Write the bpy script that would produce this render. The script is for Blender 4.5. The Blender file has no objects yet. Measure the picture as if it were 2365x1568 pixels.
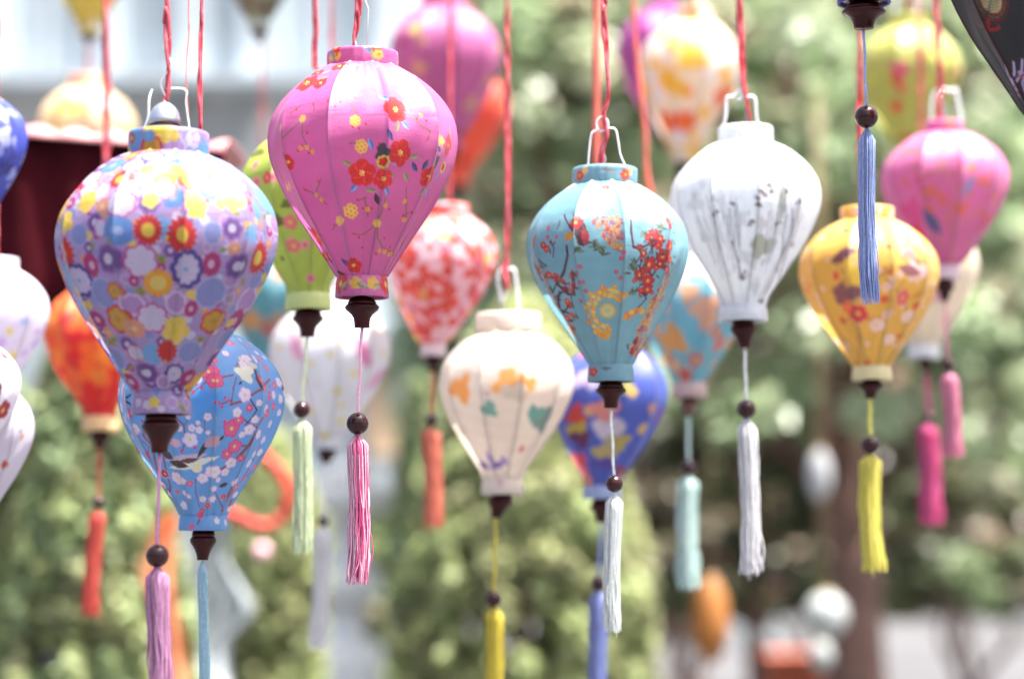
import bpy, math, random
import numpy as np
from mathutils import Vector, Matrix

# ---------------------------------------------------------------- camera, sky, sun, exposure
scene = bpy.context.scene
COL = scene.collection
W_PX = 2365.0                      # measuring grid of the photograph
CX, CY = W_PX / 2, 784.0
FOC, SENS = 85.0, 36.0
RAD = W_PX * FOC / SENS            # grid units per unit of slope
PITCH = math.atan((1250.0 - CY) / RAD)
CAM = Vector((0, 0, 1.6))
cam_d = bpy.data.cameras.new('camera')
cam = bpy.data.objects.new('camera', cam_d)
COL.objects.link(cam)
cam.location = CAM
cam.rotation_euler = (math.pi / 2 + PITCH, 0, 0)
cam_d.lens = FOC
cam_d.sensor_width = SENS
cam_d.clip_start = 0.05
cam_d.clip_end = 600
cam_d.dof.use_dof = True
cam_d.dof.focus_distance = 3.68
cam_d.dof.aperture_fstop = 1.5
scene.camera = cam

SUN_DIR = Vector((0.30, -0.10, 1.0)).normalized()      # towards the sun: almost overhead, a little to the right
elev = math.asin(SUN_DIR.z)
azim = math.atan2(SUN_DIR.x, SUN_DIR.y)
world = bpy.data.worlds.new('World')
scene.world = world
world.use_nodes = True
wn = world.node_tree.nodes
wl = world.node_tree.links
sky = wn.new('ShaderNodeTexSky')
sky.sky_type = 'NISHITA'
sky.sun_disc = False
sky.sun_elevation = elev
sky.sun_rotation = azim
sky.air_density = 1.0
sky.dust_density = 7.0
sky.ozone_density = 0.6
bg = wn['Background']
wl.new(sky.outputs[0], bg.inputs['Color'])
bg.inputs['Strength'].default_value = 0.11

sun_d = bpy.data.lights.new('sun', 'SUN')
sun_d.energy = 5.0
sun_d.angle = math.radians(0.6)
sun_d.color = (1.0, 0.965, 0.91)
sun = bpy.data.objects.new('sun', sun_d)
COL.objects.link(sun)
sun.rotation_euler = SUN_DIR.to_track_quat('Z', 'Y').to_euler()
scene.view_settings.view_transform = 'Standard'
scene.view_settings.look = 'None'
scene.view_settings.gamma = 1
scene.view_settings.exposure = 1.97
scene.view_settings.use_curve_mapping = False
scene.cycles.use_denoising = True
scene.cycles.max_bounces = 8
scene.cycles.diffuse_bounces = 4
scene.cycles.transmission_bounces = 5
scene.cycles.sample_clamp_indirect = 6

# ---------------------------------------------------------------- helpers
cp, sp = math.cos(PITCH), math.sin(PITCH)
FWD = Vector((0, cp, sp)); UP = Vector((0, -sp, cp)); RIGHT = Vector((1, 0, 0))


def PY(x, y, Y):
    """World point at world depth Y that the photograph shows at grid point (x, y)."""
    d = FWD + RIGHT * ((x - CX) / RAD) + UP * ((CY - y) / RAD)
    return CAM + d * (Y / d.y)


def px(Y):
    return Y / RAD / (cp ** 1)


def lin1(c):
    c = c / 255.0
    return c / 12.92 if c <= 0.04045 else ((c + 0.055) / 1.055) ** 2.4


def lin(c):
    return np.array([lin1(v) for v in c])


def tag(o, label=None, cat=None, group=None, kind=None):
    if label: o['label'] = label
    if cat: o['category'] = cat
    if group: o['group'] = group
    if kind: o['kind'] = kind
    return o


def empty(name, loc, **k):
    o = bpy.data.objects.new(name, None)
    o.empty_display_size = 0.02
    COL.objects.link(o)
    o.location = loc
    return tag(o, **k)


def mesh_obj(name, verts, faces, mat, parent=None, smooth=True, origin=None, colors=None):
    """verts in world space; stored relative to origin (the parent's place)."""
    me = bpy.data.meshes.new(name)
    v = np.asarray(verts, dtype=np.float64)
    if origin is None:
        origin = parent_world(parent) if parent is not None else Vector((0, 0, 0))
    v = v - np.array(origin)
    if isinstance(faces, np.ndarray):
        n, k = faces.shape
        me.vertices.add(len(v)); me.vertices.foreach_set('co', v.astype(np.float32).ravel())
        me.loops.add(n * k); me.loops.foreach_set('vertex_index', faces.astype(np.int32).ravel())
        me.polygons.add(n)
        me.polygons.foreach_set('loop_start', (np.arange(n) * k).astype(np.int32))
        me.update(calc_edges=True)
        me.validate()
    else:
        me.from_pydata([tuple(p) for p in v], [], faces)
        me.update()
    if smooth:
        me.polygons.foreach_set('use_smooth', np.ones(len(me.polygons), dtype=bool))
    if colors is not None:
        a = me.color_attributes.new('print', 'FLOAT_COLOR', 'POINT')
        c = np.ones((len(v), 4), dtype=np.float32)
        c[:, :3] = colors
        a.data.foreach_set('color', c.ravel())
    if mat: me.materials.append(mat)
    o = bpy.data.objects.new(name, me)
    COL.objects.link(o)
    if parent is not None:
        o.parent = parent
        o.location = Vector(origin) - parent_world(parent)
    else:
        o.location = origin
    return o


def parent_world(o):
    p = Vector((0, 0, 0))
    while o is not None:
        p = p + o.location
        o = o.parent
    return p


def grid_faces(nu, nv, wrap=False):
    """nu columns, nv rows, index = row*nu+col"""
    cols = nu if wrap else nu - 1
    i = np.arange(cols); j = np.arange(nv - 1)
    I, J = np.meshgrid(i, j)
    I = I.ravel(); J = J.ravel(); I2 = (I + 1) % nu
    return np.stack([J * nu + I, (J + 1) * nu + I, (J + 1) * nu + I2, J * nu + I2], 1)


def lathe(prof, n=32):
    """prof: list of (r, z); -> verts, faces about the z axis"""
    a = np.linspace(0, 2 * math.pi, n, endpoint=False)
    V = []
    for r, z in prof:
        V.append(np.stack([np.cos(a) * r, np.sin(a) * r, np.full(n, z)], 1))
    return np.concatenate(V), grid_faces(n, len(prof), True)


def tube(pts, radii, k=8, cap=True):
    pts = [Vector(p) for p in pts]
    if not hasattr(radii, '__len__'): radii = [radii] * len(pts)
    V = []; ref = Vector((0.31, 0.9, 0.12)).normalized()
    for i, p in enumerate(pts):
        a = pts[max(0, i - 1)]; b = pts[min(len(pts) - 1, i + 1)]
        t = (b - a).normalized()
        r = ref if abs(t.dot(ref)) < 0.95 else Vector((1, 0, 0))
        u = t.cross(r).normalized(); w = t.cross(u)
        for j in range(k):
            ang = 2 * math.pi * j / k
            V.append(p + (u * math.cos(ang) + w * math.sin(ang)) * radii[i])
    F = grid_faces(k, len(pts), True).tolist()
    if cap:
        F.append(list(range(k)))
        n = len(V) - k
        F.append(list(range(n + k - 1, n - 1, -1)))
    return [tuple(v) for v in V], F


class MB:
    def __init__(s): s.v = []; s.f = []
    def add(s, v, f):
        n = len(s.v)
        s.v += [tuple(p) for p in v]
        s.f += [[i + n for i in q] for q in f]
        return s
    def box(s, x0, x1, y0, y1, z0, z1):
        v = [(x, y, z) for z in (z0, z1) for y in (y0, y1) for x in (x0, x1)]
        return s.add(v, [[0, 2, 3, 1], [4, 5, 7, 6], [0, 1, 5, 4], [2, 6, 7, 3], [0, 4, 6, 2], [1, 3, 7, 5]])
    def build(s, name, mat, parent=None, smooth=True, origin=None):
        return mesh_obj(name, s.v, s.f, mat, parent, smooth, origin)


def smooth_curve(pts, n=8):
    """Catmull-Rom through points"""
    P = [Vector(p) for p in pts]
    P = [P[0] * 2 - P[1]] + P + [P[-1] * 2 - P[-2]]
    out = []
    for i in range(1, len(P) - 2):
        for k in range(n):
            t = k / n
            a, b, c, d = P[i - 1], P[i], P[i + 1], P[i + 2]
            out.append(0.5 * ((2 * b) + (c - a) * t + (2 * a - 5 * b + 4 * c - d) * t * t + (3 * b - a - 3 * c + d) * t ** 3))
    out.append(P[-2])
    return out

# ---------------------------------------------------------------- materials


def new_mat(name):
    m = bpy.data.materials.new(name)
    m.use_nodes = True
    nt = m.node_tree
    return m, nt, nt.nodes['Principled BSDF'], nt.nodes['Material Output']


def plain(name, rgb, rough=0.5, metal=0.0, var=0.12, scale=30.0, coat=0.0, bump=0.0, trans=0.0, spec=0.5):
    m, nt, b, out = new_mat(name)
    c = lin(rgb) if max(rgb) > 1.0 else np.array(rgb)
    tc = nt.nodes.new('ShaderNodeTexCoord')
    no = nt.nodes.new('ShaderNodeTexNoise'); no.inputs['Scale'].default_value = scale; no.inputs['Detail'].default_value = 4
    nt.links.new(tc.outputs['Object'], no.inputs['Vector'])
    rp = nt.nodes.new('ShaderNodeValToRGB')
    rp.color_ramp.elements[0].position = 0.3; rp.color_ramp.elements[1].position = 0.7
    rp.color_ramp.elements[0].color = (*(c * (1 - var)), 1)
    rp.color_ramp.elements[1].color = (*np.minimum(c * (1 + var), 0.95), 1)
    nt.links.new(no.outputs['Fac'], rp.inputs['Fac'])
    nt.links.new(rp.outputs['Color'], b.inputs['Base Color'])
    b.inputs['Roughness'].default_value = rough
    b.inputs['Metallic'].default_value = metal
    b.inputs['Specular IOR Level'].default_value = spec
    b.inputs['Coat Weight'].default_value = coat
    b.inputs['Coat Roughness'].default_value = 0.12
    if bump:
        bp = nt.nodes.new('ShaderNodeBump'); bp.inputs['Strength'].default_value = bump; bp.inputs['Distance'].default_value = 0.002
        nt.links.new(no.outputs['Fac'], bp.inputs['Height']); nt.links.new(bp.outputs['Normal'], b.inputs['Normal'])
    if trans:
        tr = nt.nodes.new('ShaderNodeBsdfTranslucent'); nt.links.new(rp.outputs['Color'], tr.inputs['Color'])
        mx = nt.nodes.new('ShaderNodeMixShader'); mx.inputs[0].default_value = trans
        nt.links.new(b.outputs[0], mx.inputs[1]); nt.links.new(tr.outputs[0], mx.inputs[2]); nt.links.new(mx.outputs[0], out.inputs['Surface'])
    return m


def attr_mat(name, rough=0.5, trans=0.38, spec=0.4, sheen=0.04, bump=0.6, coat=0.55, weave=900.0):
    m, nt, b, out = new_mat(name)
    at = nt.nodes.new('ShaderNodeAttribute'); at.attribute_name = 'print'
    tc = nt.nodes.new('ShaderNodeTexCoord')
    no = nt.nodes.new('ShaderNodeTexNoise'); no.inputs['Scale'].default_value = 24; no.inputs['Detail'].default_value = 5
    nt.links.new(tc.outputs['Object'], no.inputs['Vector'])
    mp = nt.nodes.new('ShaderNodeMapping'); mp.inputs['Scale'].default_value = (0.35, 0.35, 1.6)
    nt.links.new(tc.outputs['Object'], mp.inputs['Vector'])
    n2 = nt.nodes.new('ShaderNodeTexNoise'); n2.inputs['Scale'].default_value = weave; n2.inputs['Detail'].default_value = 2
    nt.links.new(mp.outputs['Vector'], n2.inputs['Vector'])
    ad = nt.nodes.new('ShaderNodeMath'); ad.operation = 'MULTIPLY_ADD'; ad.inputs[1].default_value = 0.25
    nt.links.new(n2.outputs['Fac'], ad.inputs[0]); nt.links.new(no.outputs['Fac'], ad.inputs[2])
    # satin creases: stretched, slanting folds
    m3 = nt.nodes.new('ShaderNodeMapping'); m3.inputs['Rotation'].default_value = (.5, .35, .6); m3.inputs['Scale'].default_value = (8, 8, 34)
    nt.links.new(tc.outputs['Object'], m3.inputs['Vector'])
    n3 = nt.nodes.new('ShaderNodeTexNoise'); n3.inputs['Scale'].default_value = 1.0; n3.inputs['Detail'].default_value = 3; n3.inputs['Distortion'].default_value = .6
    nt.links.new(m3.outputs['Vector'], n3.inputs['Vector'])
    ad2 = nt.nodes.new('ShaderNodeMath'); ad2.operation = 'MULTIPLY_ADD'; ad2.inputs[1].default_value = 1.1
    nt.links.new(n3.outputs['Fac'], ad2.inputs[0]); nt.links.new(ad.outputs[0], ad2.inputs[2])
    bp = nt.nodes.new('ShaderNodeBump'); bp.inputs['Strength'].default_value = bump; bp.inputs['Distance'].default_value = 0.004
    nt.links.new(ad2.outputs[0], bp.inputs['Height'])
    hs = nt.nodes.new('ShaderNodeHueSaturation')
    nt.links.new(at.outputs['Color'], hs.inputs['Color'])
    rr = nt.nodes.new('ShaderNodeMapRange'); rr.inputs[3].default_value = 0.9; rr.inputs[4].default_value = 1.08
    nt.links.new(n2.outputs['Fac'], rr.inputs[0]); nt.links.new(rr.outputs[0], hs.inputs['Value'])
    nt.links.new(hs.outputs['Color'], b.inputs['Base Color'])
    nt.links.new(bp.outputs['Normal'], b.inputs['Normal'])
    b.inputs['Roughness'].default_value = rough
    b.inputs['Specular IOR Level'].default_value = spec
    b.inputs['Sheen Weight'].default_value = sheen
    b.inputs['Sheen Roughness'].default_value = 0.4
    b.inputs['Coat Weight'].default_value = coat
    b.inputs['Coat Roughness'].default_value = 0.46
    b.inputs['Coat IOR'].default_value = 1.7
    if trans:
        tr = nt.nodes.new('ShaderNodeBsdfTranslucent')
        nt.links.new(hs.outputs['Color'], tr.inputs['Color'])
        mx = nt.nodes.new('ShaderNodeMixShader'); mx.inputs[0].default_value = trans
        nt.links.new(b.outputs[0], mx.inputs[1]); nt.links.new(tr.outputs[0], mx.inputs[2])
        nt.links.new(mx.outputs[0], out.inputs['Surface'])
    return m


M_SILK = attr_mat('printed_silk')
M_SATIN_SHINY = attr_mat('shiny_printed_satin', rough=0.4, trans=0.38, spec=0.5, sheen=0.03, bump=0.6, coat=0.6)
M_DARK_SATIN = attr_mat('black_brocade', rough=0.6, trans=0.03, spec=0.3, sheen=0.0, bump=0.4, coat=0.0)
M_WOOD = plain('dark_lacquered_wood', (0.034, 0.004, 0.004), rough=0.3, var=0.35, scale=60, coat=0.05, spec=.2)
M_WOOD2 = plain('copper_brown_wood', (0.10, 0.03, 0.02), rough=0.3, var=0.2, scale=60, coat=0.3)
M_BEAD = plain('dark_wood_bead', (0.028, 0.004, 0.005), rough=0.2, var=0.3, scale=90, coat=0.08, spec=.35)
M_WIRE = plain('white_coated_wire', (0.74, 0.76, 0.78), rough=0.35, var=0.06)
M_METAL = plain('brushed_aluminium', (0.50, 0.51, 0.53), rough=0.32, metal=0.9, var=0.08, scale=12)
M_BAMBOO = plain('bamboo_rib', (0.45, 0.33, 0.18), rough=0.5)
_thr = {}


def thread_mat(rgb):
    k = tuple(rgb)
    if k not in _thr:
        _thr[k] = plain('thread_%d_%d_%d' % k, rgb, rough=0.45, var=0.14, scale=220, trans=0.45)
        _thr[k].name = 'dyed_thread'
    return _thr[k]


def red_cord_mat():
    m, nt, b, out = new_mat('red_twisted_cord')
    tc = nt.nodes.new('ShaderNodeTexCoord')
    mp = nt.nodes.new('ShaderNodeMapping'); mp.inputs['Scale'].default_value = (1, 1, 0.35)
    nt.links.new(tc.outputs['Object'], mp.inputs['Vector'])
    no = nt.nodes.new('ShaderNodeTexNoise'); no.inputs['Scale'].default_value = 130; no.inputs['Detail'].default_value = 3
    nt.links.new(mp.outputs['Vector'], no.inputs['Vector'])
    rp = nt.nodes.new('ShaderNodeValToRGB')
    rp.color_ramp.elements[0].position = 0.35; rp.color_ramp.elements[0].color = (*lin((160, 6, 30)), 1)
    rp.color_ramp.elements[1].position = 0.68; rp.color_ramp.elements[1].color = (*lin((222, 110, 122)), 1)  # pale flecks, with pink sun highlights mixed into the colour
    nt.links.new(no.outputs['Fac'], rp.inputs['Fac']); nt.links.new(rp.outputs['Color'], b.inputs['Base Color'])
    b.inputs['Roughness'].default_value = 0.35
    bp = nt.nodes.new('ShaderNodeBump'); bp.inputs['Strength'].default_value = 0.6; bp.inputs['Distance'].default_value = 0.002
    nt.links.new(no.outputs['Fac'], bp.inputs['Height']); nt.links.new(bp.outputs['Normal'], b.inputs['Normal'])
    return m


M_CORD = red_cord_mat()
M_CORD_SALMON = plain('salmon_ribbon', (225, 120, 105), rough=0.5, var=0.1, trans=0.3)

# ---------------------------------------------------------------- print painter
PROF_T = np.array([0, .02, .07, .138, .227, .33, .42, .5175, .63, .70, .778, .883, .95, 1.0])
PROF_R = np.array([.37, .46, .635, .80, .935, .992, .98, .91, .79, .70, .585, .43, .335, .272])


def catmull(T, R, t):
    """monotone-ish smooth interpolation (natural cubic via finite differences)"""
    m = np.gradient(R, T)
    i = np.clip(np.searchsorted(T, t, side='right') - 1, 0, len(T) - 2)
    h = T[i + 1] - T[i]
    s = (t - T[i]) / h
    h00 = 2 * s**3 - 3 * s**2 + 1; h10 = s**3 - 2 * s**2 + s
    h01 = -2 * s**3 + 3 * s**2; h11 = s**3 - s**2
    return h00 * R[i] + h10 * h * m[i] + h01 * R[i + 1] + h11 * h * m[i + 1]


def ss(x):
    x = np.clip(x, 0, 1)
    return x * x * (3 - 2 * x)


class Painter:
    def __init__(s, spec, pos, base):
        s.sp = spec
        s.pos = pos
        s.col = np.tile(lin(base), (len(pos), 1))
        s.soft = 1.4
        s.turn = 0.0
        s.map = lambda x, y: (x, y)
        s.k = 1.0

    def r_at(s, t):
        L = s.sp
        return float(catmull(PROF_T, L['prof'], np.array([min(max(t, 0.0), 1.0)]))[0]) * L['W'] / 2

    def frame(s, th, t):
        L = s.sp
        H = L['y1'] - L['y0']
        r = s.r_at(t); r2 = s.r_at(t + 0.02) - s.r_at(t - 0.02)
        if t < 0 or t > 1: r2 = 0
        dr = r2 / 0.04
        y = L['y0'] + H * t
        ax = L['x0'] + (L['x1'] - L['x0']) * t
        P = np.array([ax + r * math.sin(th), y, r * math.cos(th)])
        eu = np.array([math.cos(th), 0, -math.sin(th)])
        ev = np.array([dr * math.sin(th), H, dr * math.cos(th)]); ev /= np.linalg.norm(ev)
        return P, eu, ev

    def loc(s, x, y):
        L = s.sp
        x, y = s.map(x, y)
        t = (y - L['y0']) / (L['y1'] - L['y0'])
        ax = L['x0'] + (L['x1'] - L['x0']) * t
        r = s.r_at(t)
        th = math.asin(max(-.985, min(.985, (x - ax) / r))) + s.turn
        return th, t

    def sel(s, fr, R):
        P, eu, ev = fr
        d = s.pos - P
        idx = np.nonzero((np.abs(d[:, 1]) < R) & (np.abs(d[:, 0]) < R) & (np.abs(d[:, 2]) < R))[0]
        d = d[idx]
        return idx, d @ eu, d @ ev

    def put(s, idx, a, c):
        a = np.clip(a, 0, 1)[:, None]
        s.col[idx] = s.col[idx] * (1 - a) + lin(c) * a

    def flower(s, at, R, n, c, cc=None, oc=None, rot=0.0, deep=0.28, cr=0.28, ow=0.13, sx=1.0, sharp=False, vein=None):
        th_t = at if at[0] == 'a' else ('a',) + s.loc(*at)
        R = R * s.k
        fr = s.frame(th_t[1], th_t[2])
        idx, u, v = s.sel(fr, R * 1.35)
        if len(idx) == 0: return
        u = u / sx
        rr = np.hypot(u, v); ph = np.arctan2(v, u) + rot
        w = np.abs(np.cos(ph * n / 2)) if not sharp else 1 - np.abs(((ph * n / (2 * np.pi)) % 1) * 2 - 1)
        edge = R * (1 - deep + deep * (w ** 0.6 if not sharp else w))
        sf = s.soft
        s.put(idx, (edge - rr) / sf + 0.5, oc if oc else c)
        if oc: s.put(idx, (edge * (1 - ow) - rr - R * ow * 0.3) / sf + 0.5, c)
        if vein:
            vv = (1 - ss(np.abs(np.sin(ph * n / 2)) * 6)) * (rr < edge * 0.7) * (rr > R * 0.15)
            s.put(idx, vv * 0.8, vein)
        if cc:
            s.put(idx, (R * cr - rr) / sf + 0.5, cc)

    def leaf(s, at, Ln, Wd, ang, c, c2=None):
        th_t = at if at[0] == 'a' else ('a',) + s.loc(*at)
        Ln *= s.k; Wd *= s.k
        fr = s.frame(th_t[1], th_t[2])
        idx, u, v = s.sel(fr, Ln * 1.1)
        if len(idx) == 0: return
        a = math.radians(ang)
        p = u * math.cos(a) + v * math.sin(a); q = -u * math.sin(a) + v * math.cos(a)
        prof = Wd * (1 - (np.clip(np.abs(p) / Ln, 0, 1)) ** 1.7)
        al = (prof - np.abs(q)) / s.soft + 0.3
        al = np.where(np.abs(p) > Ln, 0, al)
        s.put(idx, al, c)
        if c2: s.put(idx, np.where(q > 0, al, 0) * 0.85, c2)

    def dot(s, at, R, c, sx=1.0):
        th_t = at if at[0] == 'a' else ('a',) + s.loc(*at)
        R *= s.k
        idx, u, v = s.sel(s.frame(th_t[1], th_t[2]), R * 1.3 * max(1, sx) + 2)
        if len(idx): s.put(idx, (R - np.hypot(u / sx, v)) / s.soft + 0.5, c)

    def blob(s, at, R, c, sx=1.0, soft=0.4, amp=1.0, seed=0):
        th_t = at if at[0] == 'a' else ('a',) + s.loc(*at)
        R *= s.k
        idx, u, v = s.sel(s.frame(th_t[1], th_t[2]), R * 1.6 * max(1, sx))
        if len(idx) == 0: return
        ph = np.arctan2(v, u)
        e = R * (1 + 0.22 * np.sin(ph * 3 + seed) + 0.13 * np.sin(ph * 5 + seed * 2.3))
        s.put(idx, ss((e - np.hypot(u / sx, v)) / (R * soft) + 0.5) * amp, c)

    def line(s, pts, wd, c, amp=1.0):
        wd *= s.k
        Q = []
        for p in pts:
            th, t = (p[1], p[2]) if p[0] == 'a' else s.loc(*p)
            Q.append((th, t))
        for (a, b) in zip(Q[:-1], Q[1:]):
            A = s.frame(*a)[0]; B = s.frame(*b)[0]
            n = max(1, int(np.linalg.norm(B - A) / 25))
            for i in range(n):
                p = s.frame(a[0] + (b[0] - a[0]) * i / n, a[1] + (b[1] - a[1]) * i / n)[0]
                q = s.frame(a[0] + (b[0] - a[0]) * (i + 1) / n, a[1] + (b[1] - a[1]) * (i + 1) / n)[0]
                mid = (p + q) / 2; hl = np.linalg.norm(q - p) / 2 + wd * 2 + 3
                d = s.pos - mid
                idx = np.nonzero((np.abs(d[:, 0]) < hl) & (np.abs(d[:, 1]) < hl) & (np.abs(d[:, 2]) < hl))[0]
                if len(idx) == 0: continue
                ab = q - p
                ap = s.pos[idx] - p
                f = np.clip((ap @ ab) / (ab @ ab + 1e-9), 0, 1)
                dist = np.linalg.norm(ap - f[:, None] * ab, axis=1)
                s.put(idx, ((wd - dist) / s.soft + 0.5) * amp, c)

# ---- the individual prints -------------------------------------------------------


def print_pink(p):
    red, red2, gold = (196, 8, 18), (206, 36, 30), (216, 180, 50)
    olive, dark, blue, navy = (130, 140, 105), (70, 60, 75), (92, 125, 185), (55, 62, 110)

    def go():
        p.map = lambda x, y: (589.4 + .3614 * x, 113.3 + .3614 * y)
        p.k = .3614
        tw = (140, 110, 85)
        for pts in ([(315, 545), (322, 640), (350, 700), (385, 740)], [(300, 540), (230, 600), (200, 640)],
                    [(318, 940), (350, 960), (400, 985), (470, 1045)], [(390, 985), (440, 900)],
                    [(640, 1220), (710, 1225), (780, 1175), (835, 1090), (862, 1010)],
                    [(800, 1170), (800, 1240), (835, 1290), (900, 1335)], [(835, 1290), (790, 1340)],
                    [(700, 545), (660, 470), (640, 440)], [(725, 1010), (740, 1070), (745, 1120)],
                    [(1030, 500), (1090, 560), (1150, 590), (1138, 650)], [(680, 1030), (740, 1010)],
                    [(1000, 940), (1000, 1010), (985, 1110)], [(980, 1110), (1000, 1080)],
                    [(560, 1140), (500, 1190)], [(240, 480), (290, 440)], [(390, 430), (400, 480)],
                    [(95, 680), (110, 760), (130, 840)], [(990, 1210), (940, 1300)], [(640, 700), (700, 690)]):
            p.line(pts, 5.0, tw)
        R = random.Random(4)
        for (x, y) in ((350, 620), (312, 695), (290, 720), (400, 985), (330, 950), (440, 1015), (705, 545), (745, 580), (660, 600),
                       (700, 608), (680, 1025), (745, 1070), (715, 1075), (770, 1075), (680, 1240), (850, 1240), (815, 1310),
                       (785, 1335), (885, 1075), (1130, 530), (1075, 525), (1000, 1020), (1015, 1080), (975, 1100), (390, 440),
                       (270, 460), (545, 470), (575, 440), (985, 1220), (900, 1330), (240, 940), (120, 800), (515, 1165), (500, 430),
                       (830, 700), (355, 740), (420, 910), (700, 1300), (880, 1290)):
            p.dot((x, y), 8, red)
        for (x, y) in ((345, 705), (380, 735), (400, 985), (435, 1015), (305, 705), (745, 1080), (860, 1055), (990, 1020), (815, 1315),
                       (850, 1318), (875, 1330), (975, 1125), (1100, 500)):
            p.flower((x, y), 17, 5, gold, cr=.3, cc=(205, 120, 50))
        for (x, y, r) in ((715, 715, 46), (635, 1090, 50), (560, 1145, 32), (675, 560, 38), (315, 525, 28), (175, 560, 30), (1220, 635, 38),
                          (800, 1160, 28), (910, 260, 42), (190, 900, 30), (500, 80, 30), (590, 230, 26)):
            for k in range(6):
                a = k * math.pi / 3 + x
                p.flower((x + math.cos(a) * r * .55, y + math.sin(a) * r * .55), r * .48, 5, (225, 200, 95), cc=(200, 150, 60), cr=.3)
            p.flower((x, y), r * .5, 5, (232, 208, 110), cc=(205, 150, 60), cr=.3)
        for (x, y, a, c) in ((620, 815, 25, olive), (1060, 755, -15, olive), (895, 870, 30, olive), (945, 590, -75, olive), (770, 970, 10, olive),
                             (1090, 950, -45, olive), (1285, 555, 70, olive), (1165, 800, 80, olive), (805, 1020, 70, dark), (1005, 880, 50, olive),
                             (340, 1170, 60, dark), (450, 1310, 60, dark), (540, 1440, 20, dark), (660, 160, -5, olive), (440, 250, -15, olive),
                             (480, 1370, 70, dark), (970, 360, 30, olive)):
            p.leaf((x, y), 44, 17, a, c, (165, 170, 130) if c == olive else (45, 40, 50))
        for (x, y, a, c) in ((660, 955, -45, blue), (868, 970, 60, blue), (895, 645, 60, navy), (1010, 450, 70, blue), (855, 410, 25, blue),
                             (1000, 570, 45, blue), (775, 700, 70, blue), (920, 800, 35, blue), (1060, 815, 50, navy), (1140, 945, 80, blue),
                             (1210, 830, -70, blue), (1200, 690, 15, navy), (185, 605, 70, navy), (200, 740, 50, navy), (580, 1385, 50, navy),
                             (230, 350, 70, blue), (455, 200, -30, blue), (1115, 800, -75, navy), (905, 280, 10, blue), (620, 190, 20, blue)):
            p.leaf((x, y), 42, 18, a, c, tuple(min(255, int(v * 1.45)) for v in c))
        p.blob((850, 745), 45, dark, soft=.2, seed=1)
        p.blob((1190, 760), 40, dark, sx=.7, soft=.2, seed=3)
        for (x, y, r, c, ro) in ((340, 275, 78, red2, 0), (425, 290, 55, red2, 1), (550, 165, 66, red2, .5), (1060, 290, 88, red2, .2),
                                 (715, 870, 92, red2, .3), (850, 905, 68, red2, .9), (965, 745, 88, red, .0), (935, 480, 88, red, .5),
                                 (1130, 865, 74, red, .2), (1275, 640, 70, red, .1), (385, 1215, 72, red, .4), (640, 1405, 55, red, .2),
                                 (235, 780, 50, red, 0), (430, 1330, 45, red, .3), (410, 200, 40, red2, 0), (1010, 370, 42, (225, 150, 120), 0)):
            p.flower((x, y), r, 5, c, cc=(235, 170, 70), rot=ro, deep=.24, cr=.15, vein=(140, 2, 12))
            for q in range(5):
                aa = ro * -1 + q * 1.2566 + .3
                p.leaf((x + math.cos(aa) * r * .5, y + math.sin(aa) * r * .5), r * .34, r * .10, math.degrees(aa) + 25, (226, 62, 52) if c == red2 else (216, 34, 36))
            for q in range(6):
                aa = q * 1.05 + x
                p.dot((x + math.cos(aa) * r * .17, y + math.sin(aa) * r * .17), r * .05, (250, 226, 120))
            p.dot((x + r * .1, y - r * .05), r * .08, (250, 230, 150))
        p.flower((850, 805), 44, 8, (205, 200, 60), deep=.2)
        p.flower((850, 805), 30, 5, red, cc=(190, 40, 40), cr=.3)
        p.flower((1245, 775), 40, 8, (205, 200, 60), deep=.2, sx=.8)
        p.flower((1245, 775), 27, 5, red, sx=.8)
    go()
    p.turn = math.pi
    go()
    p.turn = 0
    # collar prints
    for k in range(5):
        a = k * 1.26 - .75
        p.k = 1
        p.flower(('a', a, -.03), 13, 5, (222, 190, 90), cc=(200, 120, 60), rot=k)
        p.flower(('a', a + 1.2, -.066), 15, 5, red2, cc=(230, 180, 80), rot=k)
        p.leaf(('a', a + .95, -.05), 17, 6, 30, blue, (150, 170, 200)); p.leaf(('a', a + 1.1, -.03), 15, 6, 75, olive, (170, 175, 140))
    for k in range(9):
        a = k * 0.7 + .3
        p.flower(('a', a + .2, 1.04), 24 if k % 2 else 15, 5, red2 if k % 2 else gold, cc=(235, 180, 80), rot=k)
        p.leaf(('a', a + .45, 1.05), 16, 6, 70 * k, olive, (170, 175, 140))


def scatter_angles(rng, n, dmin, L):
    """blue-noise points over the whole lantern in (theta, t)"""
    pts = []; H = L['y1'] - L['y0']; tries = 0
    while len(pts) < n and tries < n * 30:
        tries += 1
        t = rng.uniform(-.08, 1.08); th = rng.uniform(-math.pi, math.pi)
        r = float(catmull(PROF_T, L['prof'], np.array([min(max(t, 0), 1)]))[0]) * L['W'] / 2
        if rng.random() > r / (L['W'] / 2): continue
        P = np.array([r * math.sin(th), t * H, r * math.cos(th)])
        if all(np.sum((P - q[2]) ** 2) > dmin * dmin for q in pts):
            pts.append((th, t, P))
    return pts


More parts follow.
